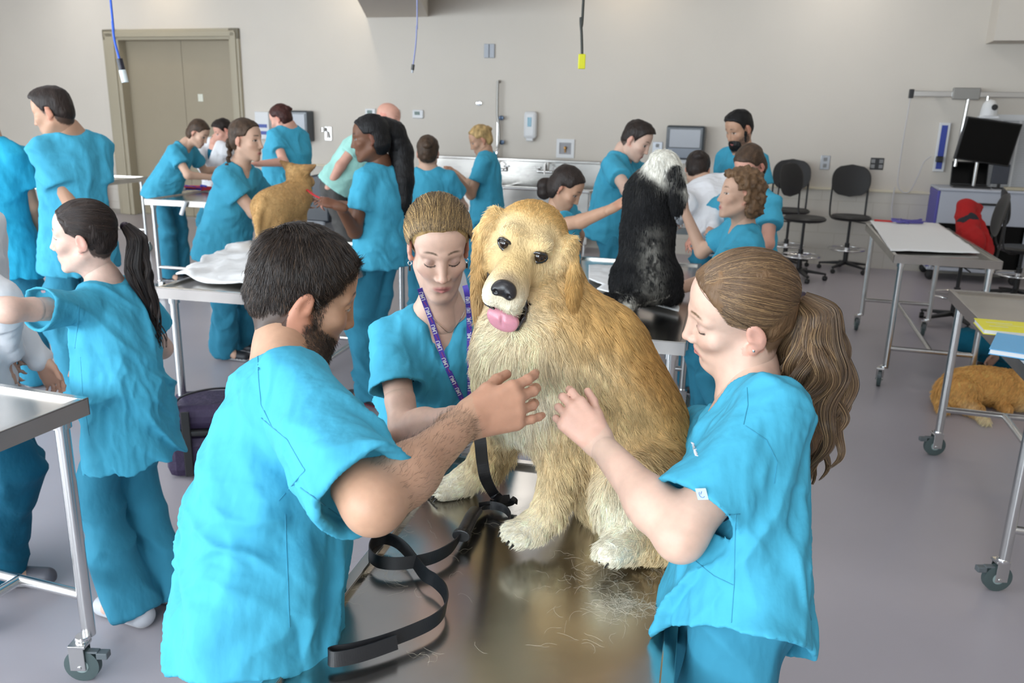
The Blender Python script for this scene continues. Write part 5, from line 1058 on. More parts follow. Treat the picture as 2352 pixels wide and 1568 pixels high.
for x in (-1, 1):
    anch += [HA((x*.02, .10, .015), (x*.4, -1, .1), .0035, MID), HA((x*.022, .10, .035), (0, -1, .3), .004, MID), HA((x*.036, .12, -.02), (x*.7, -1, -.2), .005, PALE), HA((x*.02, .07, .045), (x*.2, -1, .5), .006, MID), HA((x*.03, .035, .06), (x*.2, -1, .4), .009, CREAM), HA((x*.03, -.02, .088), (x*.2, -1, -.1), .012, GOLD),
             HA((x*.055, .02, .02), (x*.5, -1, -.2), .010, CREAM), HA((x*.060, .02, -.03), (x*.5, -.8, -.7), .014, CREAM), HA((x*.05, .06, -.02), (x*.5, -1, -.3), .007, MID), HA((x*.03, .04, -.08), (x*.3, -.5, -1), .018, CREAM), HA((x*.05, -.02, -.08), (x*.4, -.2, -1), .045, MID),
             HA((x*.085, -.01, .045), (x*.5, .1, -1), .016, MID), HA((x*.100, .0, -.01), (x*.15, .15, -1), .026, GOLD), HA((x*.105, .0, -.07), (0, .05, -1), .034, GOLDD), HA((x*.095, .03, -.03), (0, .2, -1), .022, GOLD), HA((x*.095, -.035, -.04), (x*.3, -.4, -1), .035, MID), HA((x*.095, 0, -.135), (0, 0, -1), .04, GOLD)]
for x in (-1, 1):
    yw = HD.B[0].copy(); yw[2] = 0; yw = nrm(yw); pb = HD.w(x*.080, -.004, .030)
    for t, c_, l_ in ((.02, GOLD, .02), (.06, (.50, .28, .09), .028), (.10, (.46, .25, .08), .036), (.145, (.56, .34, .13), .04)):
        for dy in (-.03, .03): anch.append((pb+yw*x*.016+np.array([0, dy, -t]), np.array([0, 0, -1.]), l_, c_))
anch += [HA((0, .09, .03), (0, -1, .2), .003, MID), HA((0, .02, .07), (0, -1, .5), .009, GOLD), HA((0, .10, -.10), (0, -1, -.4), .006, PALE)]
colv = anchor_col(V, anch, .03)*(.82+.10*fbm(V*30, 2, 3))[:, None]
q = HD.l(V); ax = abs(q[:, 0])
dk = np.clip(1.35-np.linalg.norm(np.stack([(ax-.0355)/.0165, (q[:, 1]-.058)/.02, (q[:, 2]-.037)/.0115], 1), axis=1), 0, 1)[:, None]; colv = colv*(1-dk)+np.array((.015, .01, .008))*dk
mo_ = ((q[:, 1] > .02) & (ax < .05) & (abs(q[:, 2]+.054) < .007) & (q[:, 1] < .18))[:, None]; colv = np.where(mo_, np.array((.02, .012, .012)), colv)
nm_ = np.clip(1.3-np.linalg.norm(np.stack([q[:, 0]/.024, (q[:, 1]-.140)/.022, (q[:, 2]-.016)/.014], 1), axis=1), 0, 1)[:, None]*.6; colv = colv*(1-nm_)+np.array((.16, .12, .10))*nm_
gd = link('golden_retriever', mesh_np('golden_retriever', V-base, Q, M['fur'], np.clip(colv, 0, 1)), None, base)
tag(gd, 'golden retriever with open mouth and pink tongue sitting on the front exam table', 'dog')
def part_sdf(name, build, h, m, col, parent, base, sm=1, colfn=None):
    f = SDF(h); build(f); v, q = f.mesh(); v = smooth(v, q, sm, .5)
    c = colfn(v) if colfn else np.tile(np.array(col), (len(v), 1)); return link(name, mesh_np(name, v-base, q, m, c), parent)
def nose(f):
    Bn = np.array([[1, 0, 0], [0, .97, -.22], [0, .22, .97]])@HD.B
    f.el(hw(0, .150, .002), np.array((.0225, .015, .0170)), Bn, 0); f.rc(hw(0, .153, -.004), hw(0, .150, -.026), .006, .003, .006)
    for x in (-1, 1): f.el(hw(x*.0125, .156, -.002), np.array((.0115, .011, .012)), Bn, .005); f.el(hw(x*.0125, .168, -.003), np.array((.0045, .008, .0045)), Bn, .003, 's'); f.rc(hw(x*.014, .167, -.006), hw(x*.024, .156, -.010), .0022, .0018, .002, 's')
part_sdf('nose', nose, .0018, mat('wet_nose', (.014, .012, .014), .28, spec=.6, bump=[(900, .5, .0006, (1, 1, 1))]), (.02, .02, .02), gd, base)
for x in (-1, 1):
    c = hw(x*.0335, .0530, .037); mb = MB().lathe([(0, -.0127), (.0061, -.0111), (.0106, -.007), (.0127, 0), (.0106, .007), (.0061, .0111), (0, .0127)], n=20)
    e = link('eye', None, gd) if False else mb.build('eye', mat('dog_eye', (.014, .007, .004), .06, spec=.5, coat=.3), gd, smooth=True); e.location = c-base
    part_sdf('eyelid', lambda f: [f.rc(hw(x*.0335+.0135*math.cos(a), .0550+.006*(1-abs(math.cos(a)))-.004*x*math.cos(a), .037+.0095*math.sin(a)), hw(x*.0335+.0135*math.cos(a+.52), .0550+.006*(1-abs(math.cos(a+.52)))-.004*x*math.cos(a+.52), .037+.0095*math.sin(a+.52)), .0036, .0036, .001) for a in np.arange(0, 6.28, .52)], .0018, M['gloss'], (.012, .009, .008), gd, base)
def tongue(f):
    for k in range(7): a = k/6; f.el(hw(JX*a, .085+.052*a, -.053-.003*a-.007*a**3), (.023+.005*a, .016, .0055+.002*a), HD.B, .008)
    for k in range(5): a = k/4; f.el(hw(JX*.8-.006*a, .139+.003*a, -.060-.016*a), (.0285*(1-.06*a-.16*a**3), .0055, .012), HD.B, .008)
    f.rc(hw(JX*.8, .149, -.056), hw(JX-.003, .150, -.074), .0020, .0012, .004, 's')
part_sdf('tongue', tongue, .0024, mat('tongue_pink', (.62, .27, .33), .32, spec=.5, sss=.2, bump=[(500, .3, .001, (1, 1, 1))]), (1, 1, 1), gd, base, 2)
def lips(f):
    for x in (-1, 1):
        p = [(x*.008, .140, -.052), (x*.026, .122, -.058), (x*.037, .090, -.054), (x*.044, .060, -.042), (x*.052, .040, -.026)]
        for a, b in zip(p, p[1:]): f.rc(hw(*a), hw(*b), .0032, .0034, .003)
        if x > 0: continue
        p = [(x*.028+JX, .130, -.078), (x*.037+JX*.7, .110, -.068), (x*.044, .080, -.058), (x*.050, .050, -.038), (x*.053, .040, -.028)]
        for a, b in zip(p, p[1:]): f.rc(hw(*a), hw(*b), .0072, .0058, .003)
    f.rc(hw(-.028+JX, .130, -.078), hw(.022+JX, .130, -.078), .0050, .0040, .004)
part_sdf('lips', lips, .0022, M['gloss'], (.010, .009, .010), gd, base)
def mouthin(f): f.el(hw(0, .075, -.055), (.031, .052, .010), HD.B, 0)
part_sdf('mouth_lining', mouthin, .004, M['gloss'], (.05, .015, .018), gd, base)
for pc, r in (((1185, 1228, 1.462), (-.026, -.009, .009, .026)), ((1012, 1128, 1.722), (-.022, -.008, .008, .022)), ((1403, 1272, 1.402), (-.02, 0, .02))):
    for dx in r: p = P_(*pc)+DB[0]*dx+DB[1]*.019+np.array([0, 0, -.004]); MB().tube([p-base, p+DB[1]*.008-base-np.array([0, 0, .008])], [.0035, .0015], 8).build('claw', M['gloss'], gd, smooth=True, col=(.03, .025, .02))
def kp(P):
    q = HD.l(P); a = abs(q[:, 0]); eye = ((a-.0345)/.0155)**2+((q[:, 1]-.058)/.02)**2+((q[:, 2]-.037)/.0110)**2 < 1; ns = (q[:, 0]/.026)**2+((q[:, 1]-.153)/.022)**2+((q[:, 2]-.0)/.020)**2 < 1
    mt = (a < .05) & (q[:, 1] > .0) & (q[:, 1] < .17) & (q[:, 2] < -.044) & (q[:, 2] > -.064-(q[:, 1]-.05)*.2) & (q[:, 1] > .045)
    lp = np.array([(-.020, .122, -.058), (-.034, .100, -.056), (-.042, .080, -.052), (-.046, .062, -.044), (-.050, .050, -.038), (-.054, .038, -.024)]); ld = np.linalg.norm(q[:, None]-lp[None], axis=2).min(1) < .0105
    return ~(eye | ns | mt | ld) & (P[:, 2] > TH_+.002)
NF = 1.0
fur_from(gd, gd, v1[0], v1[1], int(150000*NF), anch, base, seed=1, keep=kp, steps=6, rad=(.00050, .00048, .00042, .00034, .00024, .0001), csz=.016, clump=.75, grav=.55, lift=.30, sig=.045, name='body_fur', wvy=.25)
fur_from(gd, gd, v2[0], v2[1], int(60000*NF), anch, base, seed=2, keep=kp, steps=5, rad=(.00036, .00034, .0003, .00022, .0001), csz=.009, clump=.45, grav=.4, lift=.22, sig=.020, name='head_fur')
# ------------------------------------------------------------------ the other people, near to far
Wt = (.80, .80, .82)
person('person in white lab coat at the left edge, mostly outside the frame', PD(-115, 380, 2.75), (80, 20, 0), PD(-120, 470, 2.75), PD(-100, 800, 2.75), 85, aR=dict(e=(8, 690, -1), w=(20, 800, 1)), male=True, coat=Wt, hem=-.40, skin='light', hair='brown', seed=11, shoe=2, pants=(.01, .12, .20), feet=[(*PZ(0, 1345, 0)[:2], .09), (*PZ(-60, 1300, 0)[:2], .09)])
person('person in teal scrubs cut off by the left edge, back turned beside the tall man', PD(-45, 225, 4.7), (190, 10, 0), PD(-28, 320, 4.7), PD(8, 575, 4.7), 170, aR=dict(e=(72, 475, 1), w=(85, 560, 1)), male=True, sc=1.03, skin='tan', hair='dark', seed=12, feet=[(*PZ(80, 872, 0)[:2], .09), (*PZ(10, 880, 0)[:2], .09)], top=(.02, .34, .53))
person('tall young man with short dark hair in teal scrubs looking down to the left', PD(122, 258, 4.5), (-88, 16, 0), PD(160, 305, 4.55), PD(180, 560, 4.6), -128, aL=dict(e=(168, 478, -1), w=(135, 560, 1)), aR=dict(e=(225, 470, 1), w=(180, 520, 1)), male=True, sc=1.0, skin='tan', hair='dark', seed=5)
person('woman in teal scrubs with brown hair bending over the small table by the door', PD(456, 306, 8.2), (82, 34, 0), PD(425, 332, 8.2), PD(378, 430, 8.25), 75, aR=dict(e=(432, 402, -1), w=(492, 408, 1)), aL=dict(e=(470, 392, 1), w=(520, 388, 1)), sc=1.02, skin='light', hair='brown', seed=6, style='bob', feet=[(*PZ(400, 612, 0)[:2], .09), (*PZ(445, 588, 0)[:2], .09)])
person('person with cropped hair in white lab coat behind the bending woman by the door', PD(514, 300, 9.2), (-60, 32, 0), PD(498, 322, 9.2), PD(500, 420, 9.3), -30, aR=dict(e=(452, 368, -1), w=(470, 392, -1)), aL=dict(e=(540, 370, 1), w=(505, 392, -1)), male=True, skin='pink', hair='dark', seed=7, coat=Wt, under=(.01, .12, .20), sc=.98)
person('woman with long dark braid in teal scrubs holding the tan dog', PD(566, 322, 5.4), (78, 4, 0), PD(552, 380, 5.45), PD(515, 552, 5.45), 66, aR=dict(e=(598, 506, -1), w=(682, 476, 1), d=nrm(X_*.8+Z_*.6), n=-Y_-Z_), aL=dict(e=(620, 470, 1), w=(660, 480, 1)), sc=1.05, skin='light', hair='brown', style='braid', seed=8, feet=[(*PZ(520, 775, 0)[:2], .09), (*PZ(560, 760, 0)[:2], .09)],
    tail=[(*PD(523, 325, 5.4), .02), (*PD(528, 345, 5.4), .02), (*PD(524, 372, 5.35), .02), (*PD(516, 400, 5.3), .015), (*PD(513, 418, 5.3), .01)])
person('woman with red-brown hair in teal scrubs, back turned, at the towel dispenser', PD(645, 274, 7.3), (-105, 22, 0), PD(664, 292, 7.3), PD(655, 430, 7.35), -135, aL=dict(e=(652, 372, -1), w=(592, 376, -1)), aR=dict(e=(690, 380, 1), w=(650, 390, 1)), wide=1.3, depthk=1.4, sc=.98, skin='pink', hair='red', style='bun', seed=9)
person('bald man in mint shirt and grey trousers bending behind the braided woman', PD(893, 274, 7.0), (70, 10, 0), PD(862, 300, 7.0), PD(778, 432, 7.0), 78, aR=dict(e=(772, 395, -1), w=(750, 440, 1)), male=True, wide=1.1, skin='pink', hair=None, seed=10, top=(.40, .74, .66), pants=(.10, .095, .09), topname='shirt', vneck=False, hem=.0, depthk=1.2, shoe=2)
bk = person('woman with very long black braided ponytail in teal scrubs holding a red leash', PD(850, 318, 4.62), (-82, 8, 0), PD(876, 378, 4.68), PD(872, 560, 4.68), -118, aL=dict(e=(815, 532, -1), w=(780, 474, -1), d=nrm(-X_+Z_*.3)), aR=dict(e=(800, 500, 1), w=(782, 470, 1)), skin='dark', hair='black', style='long', seed=13, hem=-.12, feet=[(*PZ(895, 935, 0)[:2], .09), (*PZ(850, 932, 0)[:2], .09)], under=(.8, .8, .8),
    tail=[(*PD(880, 292, 4.68), .060), (*PD(905, 305, 4.72), .066), (*PD(922, 350, 4.74), .070), (*PD(925, 415, 4.70), .066), (*PD(926, 465, 4.68), .048), (*PD(930, 505, 4.68), .012)])
person('woman with brown hair bun in teal scrubs seen from behind at the sink', PD(983, 352, 6.0), (182, 5, 0), PD(983, 388, 6.0), PD(990, 520, 6.0), 180, aR=dict(e=(1064, 476, 1), w=(1035, 440, 1)), aL=dict(e=(940, 470, 1), w=(955, 430, 1)), skin='light', hair='brown', style='bun', seed=14, sc=.98)
person('woman with blonde bun in teal scrubs washing at the steel sink', PD(1104, 322, 7.0), (-80, 26, 0), PD(1118, 350, 7.0), PD(1118, 478, 7.0), -100, aL=dict(e=(1082, 448, -1), w=(1048, 405, -1)), aR=dict(e=(1075, 425, 1), w=(1046, 396, 1)), skin='tan', hair='blonde', style='bun', seed=15, sc=.96, wide=.95)
person('woman with brown ponytail in teal scrubs reaching an arm to the black and white dog', PD(1300, 432, 4.7), (72, 34, 4), PD(1280, 478, 4.75), PD(1275, 610, 4.85), 62, aR=dict(e=(1335, 508, -1), w=(1408, 478, -1), d=nrm(X_*.8+Z_*.5)), aL=dict(e=(1328, 540, 1), w=(1322, 600, 1)), skin='tan', hair='dark', style='bob', seed=16, sc=.98,
    tail=[(*PD(1266, 415, 4.75), .02), (*PD(1252, 426, 4.75), .045), (*PD(1250, 442, 4.75), .04), (*PD(1256, 452, 4.75), .01)])
person('man with dark swept hair in teal scrubs leaning behind the black and white dog', PD(1462, 322, 5.7), (62, 30, 0), PD(1428, 350, 5.75), PD(1402, 500, 5.8), 62, aR=dict(e=(1440, 436, -1), w=(1490, 440, -1)), aL=dict(e=(1480, 420, 1), w=(1500, 440, 1)), male=True, skin='fair', hair='dark', seed=17, beard=None)
person('man with full black beard and violet lanyard standing at the back', PD(1698, 296, 6.0), (-62, 26, 0), PD(1704, 338, 6.02), PD(1700, 490, 6.05), -60, male=True, skin='tan', hair='black', beard=(.006, .005, .005), beardlen=.012, seed=18)
person('woman with dark bun in white coat bending away behind the curly haired woman', PD(1602, 392, 5.6), (165, 30, 0), PD(1618, 418, 5.5), PD(1655, 510, 5.2), 175, aR=dict(e=(1660, 480, -1), w=(1640, 520, -1)), aL=dict(e=(1580, 470, -1), w=(1560, 500, 1)), skin='light', hair='dark', style='bun', seed=19, coat=Wt)
person('woman with straight dark brown hair in teal scrubs bent over behind the curly haired woman', PD(1722, 382, 4.95), (-45, 38, 0), PD(1728, 432, 4.95), PD(1715, 580, 4.95), -50, aR=dict(e=(1620, 505, 1), w=(1592, 545, -1)), aL=dict(e=(1762, 560, -1), w=(1690, 600, -1)), skin='pink', hair='brown', style='long', seed=20)
person('woman with curly blonde hair in teal scrubs, both hands on the black and white dog', PD(1698, 448, 4.15), (-86, -4, 0), PD(1710, 512, 4.2), PD(1690, 668, 4.25), -88, aL=dict(e=(1632, 640, -1), w=(1528, 672, -1), d=nrm(-X_-Z_*.1), n=-Z_, curl=(.1, .1, .1)), aR=dict(e=(1612, 578, 1), w=(1570, 478, 1), d=nrm(-X_*.4+Z_)), skin='light', hair='lbrown', style='curly', seed=21, sc=.98, eyes='open')
person('person in dark teal trousers sitting on the floor beside the orange dog', PD(2480, 640, 5.3), (-90, 20, 0), PD(2460, 690, 5.3), PD(2372, 800, 5.25), -80, skin='light', hair='brown', seed=22, feet=[(*PZ(2330, 868, 0)[:2], .09), (*PZ(2300, 850, 0)[:2], .09)], pants=(.006, .13, .21), kneehint=np.array([-1, 0, .5]))
# ------------------------------------------------------------------ the other dogs
def simple_dog(name, label, build, base, m, colfn, h=.008, hd=None, ears='flop', coll=None):
    f = SDF(h); build(f)
    if hd is not None: dog_head(f, hd, False, ears)
    v, q = f.mesh(); v = smooth(v, q, 1, .5); o = link(name, mesh_np(name, v-base, q, m, np.clip(colfn(v), 0, 1)), None, base); tag(o, label, 'dog'); return o, v, q
H2 = Head(PD(1528, 405, 3.62), basis(115, 38, 10), .98); B2 = basis(172)
def b2(f):
    f.el(PD(1484, 632, 3.60), (.148, .14, .135), B2, 0); f.el(PD(1486, 545, 3.62), (.120, .125, .165), B2, .05); f.el(PD(1487, 465, 3.64), (.105, .12, .14), B2, .05)
    f.rc(PD(1490, 440, 3.64), PD(1512, 398, 3.62), .088, .068, .04); f.el(PD(1427, 655, 3.62), (.05, .10, .09), B2, .04); f.el(PD(1540, 655, 3.62), (.05, .10, .09), B2, .04)
    for x in (1452, 1525): f.rc(PD(x, 520, 3.78), PD(x, 640, 3.86), .055, .04, .03); f.rc(PD(x, 640, 3.86), PD(x, 672, 3.92), .035, .03, .02)
    for x in (1420, 1552): f.rc(PD(x, 680, 3.66), PD(x, 672, 3.76), .035, .03, .02)
    f.rc(PD(1478, 682, 3.50), PD(1440, 697, 3.42), .030, .034, .02); f.rc(PD(1440, 697, 3.42), PD(1395, 684, 3.40), .034, .026, .02)
def c2(v):
    px = (v-C0)@np.stack([_r, _u, _f]).T; u = v[:, 0]; z = v[:, 2]; n = fbm(v*70, 3, 2); n2 = fbm(v*6, 2, 7); c = np.tile(np.array((.010, .010, .011)), (len(v), 1))
    p0 = PD(1486, 560, 3.6); g = np.exp(-((u-p0[0]-.01)/.045)**2-np.clip((z-1.26)/.12, -9, 0)**2*0)*np.clip((1.33-z)/.1, 0, 1)*np.clip((z-.98)/.05, 0, 1)*np.clip(n*1.6+.45+n2*.3, 0, 1)
    c = c+g[:, None]*np.array((.26, .25, .22)); pt = PD(1508, 395, 3.6); w = np.clip((z-(pt[2]-.035)-(pt[0]-u)*.55+n*.02)/.02, 0, 1)
    q = H2.l(v); w = np.maximum(w, np.clip(.12-np.linalg.norm(q-np.array((0, -.02, .03)), axis=1), 0, .02)*50); ear = np.clip((abs(q[:, 0])-.072)/.008, 0, 1)*np.clip((.13-np.linalg.norm(q, axis=1))/.01, 0, 1); w = w*(1-ear)
    w = np.maximum(w, (v[:, 1] < PD(1440, 697, 3.44)[1])*(z < .99)*np.clip((PD(1455, 690, 3.42)[0]-u)/.03, 0, 1)); b = PD(1484, 655, 3.46); w = np.maximum(w, np.exp(-((z-.975-((u-b[0])**2)*2.2)/.006)**2)*(abs(u-b[0]) < .12)*(v[:, 1] < 3.62)*np.clip(.6+n, 0, 1)*.8)
    return c*(1-w[:, None])+w[:, None]*np.array((.80, .77, .68))
bd, v, q = simple_dog('black_and_white_dog', 'black and white dog sitting on the middle exam table with its back to the camera', b2, PZ(1484, 690, TH_), M['fur'], c2, .009, H2)
cc = c2(v)
def anchors_from(v, cc, n, dirfn, ln, seed=0): r = np.random.default_rng(seed); i = r.choice(len(v), n, replace=False); return [(v[k], dirfn(v[k]), ln, cc[k]) for k in i]
fur_from(bd, bd, v, q, 26000, anchors_from(v, cc, 700, lambda p: np.array([0, -.1, -1.]), .022), PZ(1484, 690, TH_), rad=(.0008, .0007, .0003), steps=3, lift=.3, sig=.012, seed=5, name='coat_fur', clump=.3)
H3 = Head(PD(688, 410, 5.42), basis(165, 4, 4), .98); B3 = basis(150)
def b3(f):
    a, b = PD(622, 474, 5.12), PD(680, 448, 5.35); f.rc(a, b, .105, .100, .05); f.el(PD(650, 470, 5.2), (.095, .18, .11), basis(145), .04); f.rc(b, PD(688, 424, 5.4), .08, .060, .05)
    f.rc(PD(605, 480, 5.08), PD(603, 520, 5.05), .075, .045, .04); f.rc(PD(603, 520, 5.05), PD(598, 545, 5.02), .038, .026, .02); f.rc(PD(598, 545, 5.02), PD(600, 566, 5.1), .026, .022, .02)
    f.rc(PD(636, 490, 5.15), PD(634, 525, 5.1), .075, .045, .04); f.rc(PD(634, 525, 5.1), PD(622, 552, 5.15), .038, .024, .02)
    f.rc(PD(690, 470, 5.35), PD(694, 530, 5.4), .045, .026, .03); f.rc(PD(665, 480, 5.38), PD(668, 530, 5.42), .045, .026, .03)
    f.rc(PD(603, 462, 5.02), PD(590, 500, 4.98), .026, .022, .02); f.rc(PD(590, 500, 4.98), PD(594, 560, 4.98), .022, .012, .02)
def c3(v):
    n = fbm(v*9, 3, 2); c = np.array((.58, .35, .145))*(1+.22*n)[:, None]; w = np.clip((1.05-v[:, 2])/.12, 0, 1)[:, None]*.8; c = c*(1-w)+w*np.array((.74, .60, .38)); q = H3.l(v); e = ((abs(q[:, 0]) > .06)*(q[:, 2] > .055)*.55)[:, None]; return c*(1-e)+e*np.array((.14, .06, .03))
td, v, q = simple_dog('tan_dog', 'small tan dog with pricked ears standing on the white sheet, held by the braided woman', b3, PZ(625, 556, TH_), M['fur'], c3, .0085, H3, 'prick')
cc = c3(v)
I_ = np.random.default_rng(0).choice(len(v), 400, replace=False); fur_from(td, td, v, q, 14000, [(v[k], np.array([-.3, -.6, -.7]), .012, cc[k]) for k in I_], PZ(625, 556, TH_), rad=(.0010, .0008, .0004), steps=3, lift=.3, sig=.02, seed=8, name='coat_fur', clump=.3, cvar=.1)
f = SDF(.007); p = PD(687, 432, 5.40)
for k in range(14): a = k/14*2*math.pi; b = (k+1)/14*2*math.pi; f.rc(p+H3.B[0]*.068*math.cos(a)+np.array([0, 1, .25])*.066*math.sin(a), p+H3.B[0]*.068*math.cos(b)+np.array([0, 1, .25])*.066*math.sin(b), .010, .010, .003)
v, q = f.mesh(); tag(link('dog_collar', mesh_np('dog_collar', v-p, q, mat('red_collar', (.55, .06, .03), .5)), None, p), 'red collar around the neck of the tan dog', 'collar')
p = PD(710, 440, 5.25); lt = thing('dog_leash', 'bright red leash stretched from the tan dog to the braided woman', 'leash', p); MB().tube(smoothpath([PD(706, 436, 5.3)-p, PD(725, 450, 5.1)-p, PD(750, 460, 4.95)-p, PD(772, 468, 4.75)-p]), .010, 8, flat=.5).build('strap', mat('red_leash', (.60, .015, .03), .5), lt, smooth=True)
g0 = PZ(2250, 940, 0)
def b4(f):
    z = lambda x, y, zz: PZ(x, y, zz)
    f.el(z(2255, 885, .12), (.26, .15, .12), basis(0), 0); f.el(z(2200, 900, .11), (.13, .13, .105), basis(0), .04); f.el(z(2335, 895, .11), (.16, .14, .115), basis(0), .05); f.rc(z(2340, 905, .10), z(2420, 915, .10), .10, .08, .05)
    f.rc(z(2185, 915, .07), z(2235, 938, .05), .06, .045, .03); f.rc(z(2240, 938, .045), z(2265, 968, .025), .035, .022, .02); f.rc(z(2290, 915, .06), z(2315, 940, .03), .04, .024, .02); f.rc(z(2160, 905, .05), z(2168, 940, .035), .045, .03, .03)
def c4(v):
    n = fbm(v*7, 3, 2); c = np.array((.90, .50, .16))*(1+.2*n)[:, None]; w = np.clip(.35-(v[:, 1]-4.75)*3+n*.6-(v[:, 2]-.12)*3, 0, 1)[:, None]*.9; return c*(1-w)+w*np.array((.95, .80, .52))
od, v, q = simple_dog('orange_dog', 'orange furred dog lying on the floor under the right exam table', b4, np.array(g0), M['fur'], c4, .010)
cc = c4(v); fur_from(od, od, v, q, 22000, anchors_from(v, cc, 500, lambda p: np.array([-.6, -.5, -.5]), .04), np.array(g0), rad=(.0012, .0010, .0008, .0004), steps=4, lift=.5, sig=.02, seed=6, name='coat_fur', clump=.6)
# ------------------------------------------------------------------ small things worn, held and lying about
from mathutils.bvhtree import BVHTree
_bv = {}
def bvh_of(o):
    if o.name not in _bv:
        me = o.data; mw = np.array(o.matrix_world) if False else None; off = np.array(o.location)+(np.array(o.parent.location) if o.parent else 0)
        n = len(me.vertices); a = np.zeros(n*3, np.float32); me.vertices.foreach_get('co', a); v = a.reshape(-1, 3)+off
        k = np.zeros(len(me.polygons)*4, np.int32); me.loops.foreach_get('vertex_index', k); _bv[o.name] = BVHTree.FromPolygons(v.tolist(), k.reshape(-1, 4).tolist())
    return _bv[o.name]
def hit(objs, px, py, lift=.002):
    d = Vector(nrm(ray(px, py))); best = None
    for o in objs:
        r = bvh_of(o).ray_cast(Vector(C0), d)
        if r[0] is not None and (best is None or r[3] < best[2]): best = (np.array(r[0]), np.array(r[1]), r[3])
    if best is None: return None, None
    n = best[1]; n = n if n@np.array(d) < 0 else -n; return best[0]+n*lift, n
def ribbon(name, pts, wv, w, th, m, parent=None, base=None, col=None):
    pts = [np.array(p, float) for p in pts]; n = len(pts); V = []; F = []
    for i in range(n):
        t = nrm(pts[min(i+1, n-1)]-pts[max(i-1, 0)]); a = np.array(wv[i], float); a = nrm(a-t*(a@t)); b = np.cross(t, a)
        for s1, s2 in ((-1, -1), (1, -1), (1, 1), (-1, 1)): V.append(pts[i]+a*w/2*s1+b*th/2*s2)
    for i in range(n-1):
        for k in range(4): F.append((i*4+k, i*4+(k+1) % 4, i*4+4+(k+1) % 4, i*4+4+k))
    F += [(3, 2, 1, 0), tuple((n-1)*4+k for k in range(4))]; b0 = np.zeros(3) if base is None else np.array(base)
    me = mesh_np(name, np.array(V)-b0, F, m, None if col is None else np.tile(np.array(col), (len(V), 1)), smooth=False); o = link(name, me, parent, None if parent is not None else b0); return o
kids = lambda info, *n: [info['root']]+[c for c in info['root'].children if c.name.split('.')[0] in n]
# black nylon leash
m_web = mat('black_webbing', (.012, .012, .014), .45, bump=[(1500, .4, .0006, (1, 1, 1))])
def T_(x, y, h=.0125): p = PZ(x, y, TH_+h+.002); return p
lb = T_(1000, 1290, 0); ls = thing('leash', 'black nylon leash lying in loops on the front exam table', 'leash', lb)
p1 = [PD(1098, 975, 1.53), PD(1104, 1020, 1.52), PD(1108, 1060, 1.53), PD(1116, 1100, 1.55), T_(1134, 1133, .02), T_(1152, 1146, .013), T_(1172, 1146, .012)]
p2 = [T_(1172, 1146, .012), T_(1178, 1152, .008), T_(1150, 1157, .006), T_(1120, 1160, .006), T_(1098, 1170, .010), T_(1078, 1200, .010), T_(1057, 1232, .010), T_(1040, 1254), T_(1015, 1271), T_(985, 1283), T_(945, 1291), T_(900, 1294), T_(865, 1288), T_(848, 1270), T_(855, 1247), T_(880, 1236), T_(908, 1243), T_(932, 1262), T_(955, 1292), T_(975, 1318), T_(1000, 1334), T_(1020, 1356), T_(1026, 1385), T_(1016, 1408), T_(994, 1427), T_(960, 1444), T_(912, 1463), T_(860, 1480), T_(808, 1493), T_(764, 1500), T_(755, 1507), T_(768, 1514), T_(815, 1506), T_(862, 1492), T_(912, 1474)]
def wdir(n, seq):  # interpolate width vectors
    k = np.linspace(0, len(seq)-1, n); return [np.array([np.interp(x, range(len(seq)), [s[j] for s in seq]) for j in range(3)]) for x in k]
q1 = smoothpath(p1, 8); q2 = smoothpath(p2, 8)
ribbon('strap', q1, wdir(len(q1), [(1, 0, 0), (1, .1, 0), (1, .3, .1), (.5, .8, .3)]), .024, .0022, m_web, ls, lb)
ribbon('strap', q2, wdir(len(q2), [(.5, .8, .1), (.9, .3, .1), (.3, .4, .9), (0, .3, 1), (0, .2, 1), (.1, .2, 1), (.2, .5, .8), (.2, .2, 1), (0, .3, 1), (0, .2, 1), (0, .3, 1), (0, .3, 1)]), .024, .0022, m_web, ls, lb)
a, b = T_(1093, 1172, .016)-lb, T_(1062, 1226, .016)-lb; MB().tube(smoothpath([a, a*.66+b*.34+np.array([0, 0, .003]), a*.33+b*.67, b], 5), [.015]*16, 14, flat=.7).build('grip', mat('grip_rubber', (.025, .022, .022), .35, bump=[(200, .3, .001, (1, 1, 1))]), ls, smooth=True)
u = nrm(b-a); MB().tube([b-u*.004, b+u*.010], .019, 16, flat=.7).build('grip_collar', M['black'], ls, bevel=.002)
a = [T_(x, y, .010)-lb for x, y in ((1100, 1163), (1130, 1160), (1158, 1168), (1172, 1185), (1168, 1200))]; ribbon('strap', [p+lb for p in smoothpath(a, 6)], [(0, .2, 1)]*25, .018, .002, m_web, ls, lb)
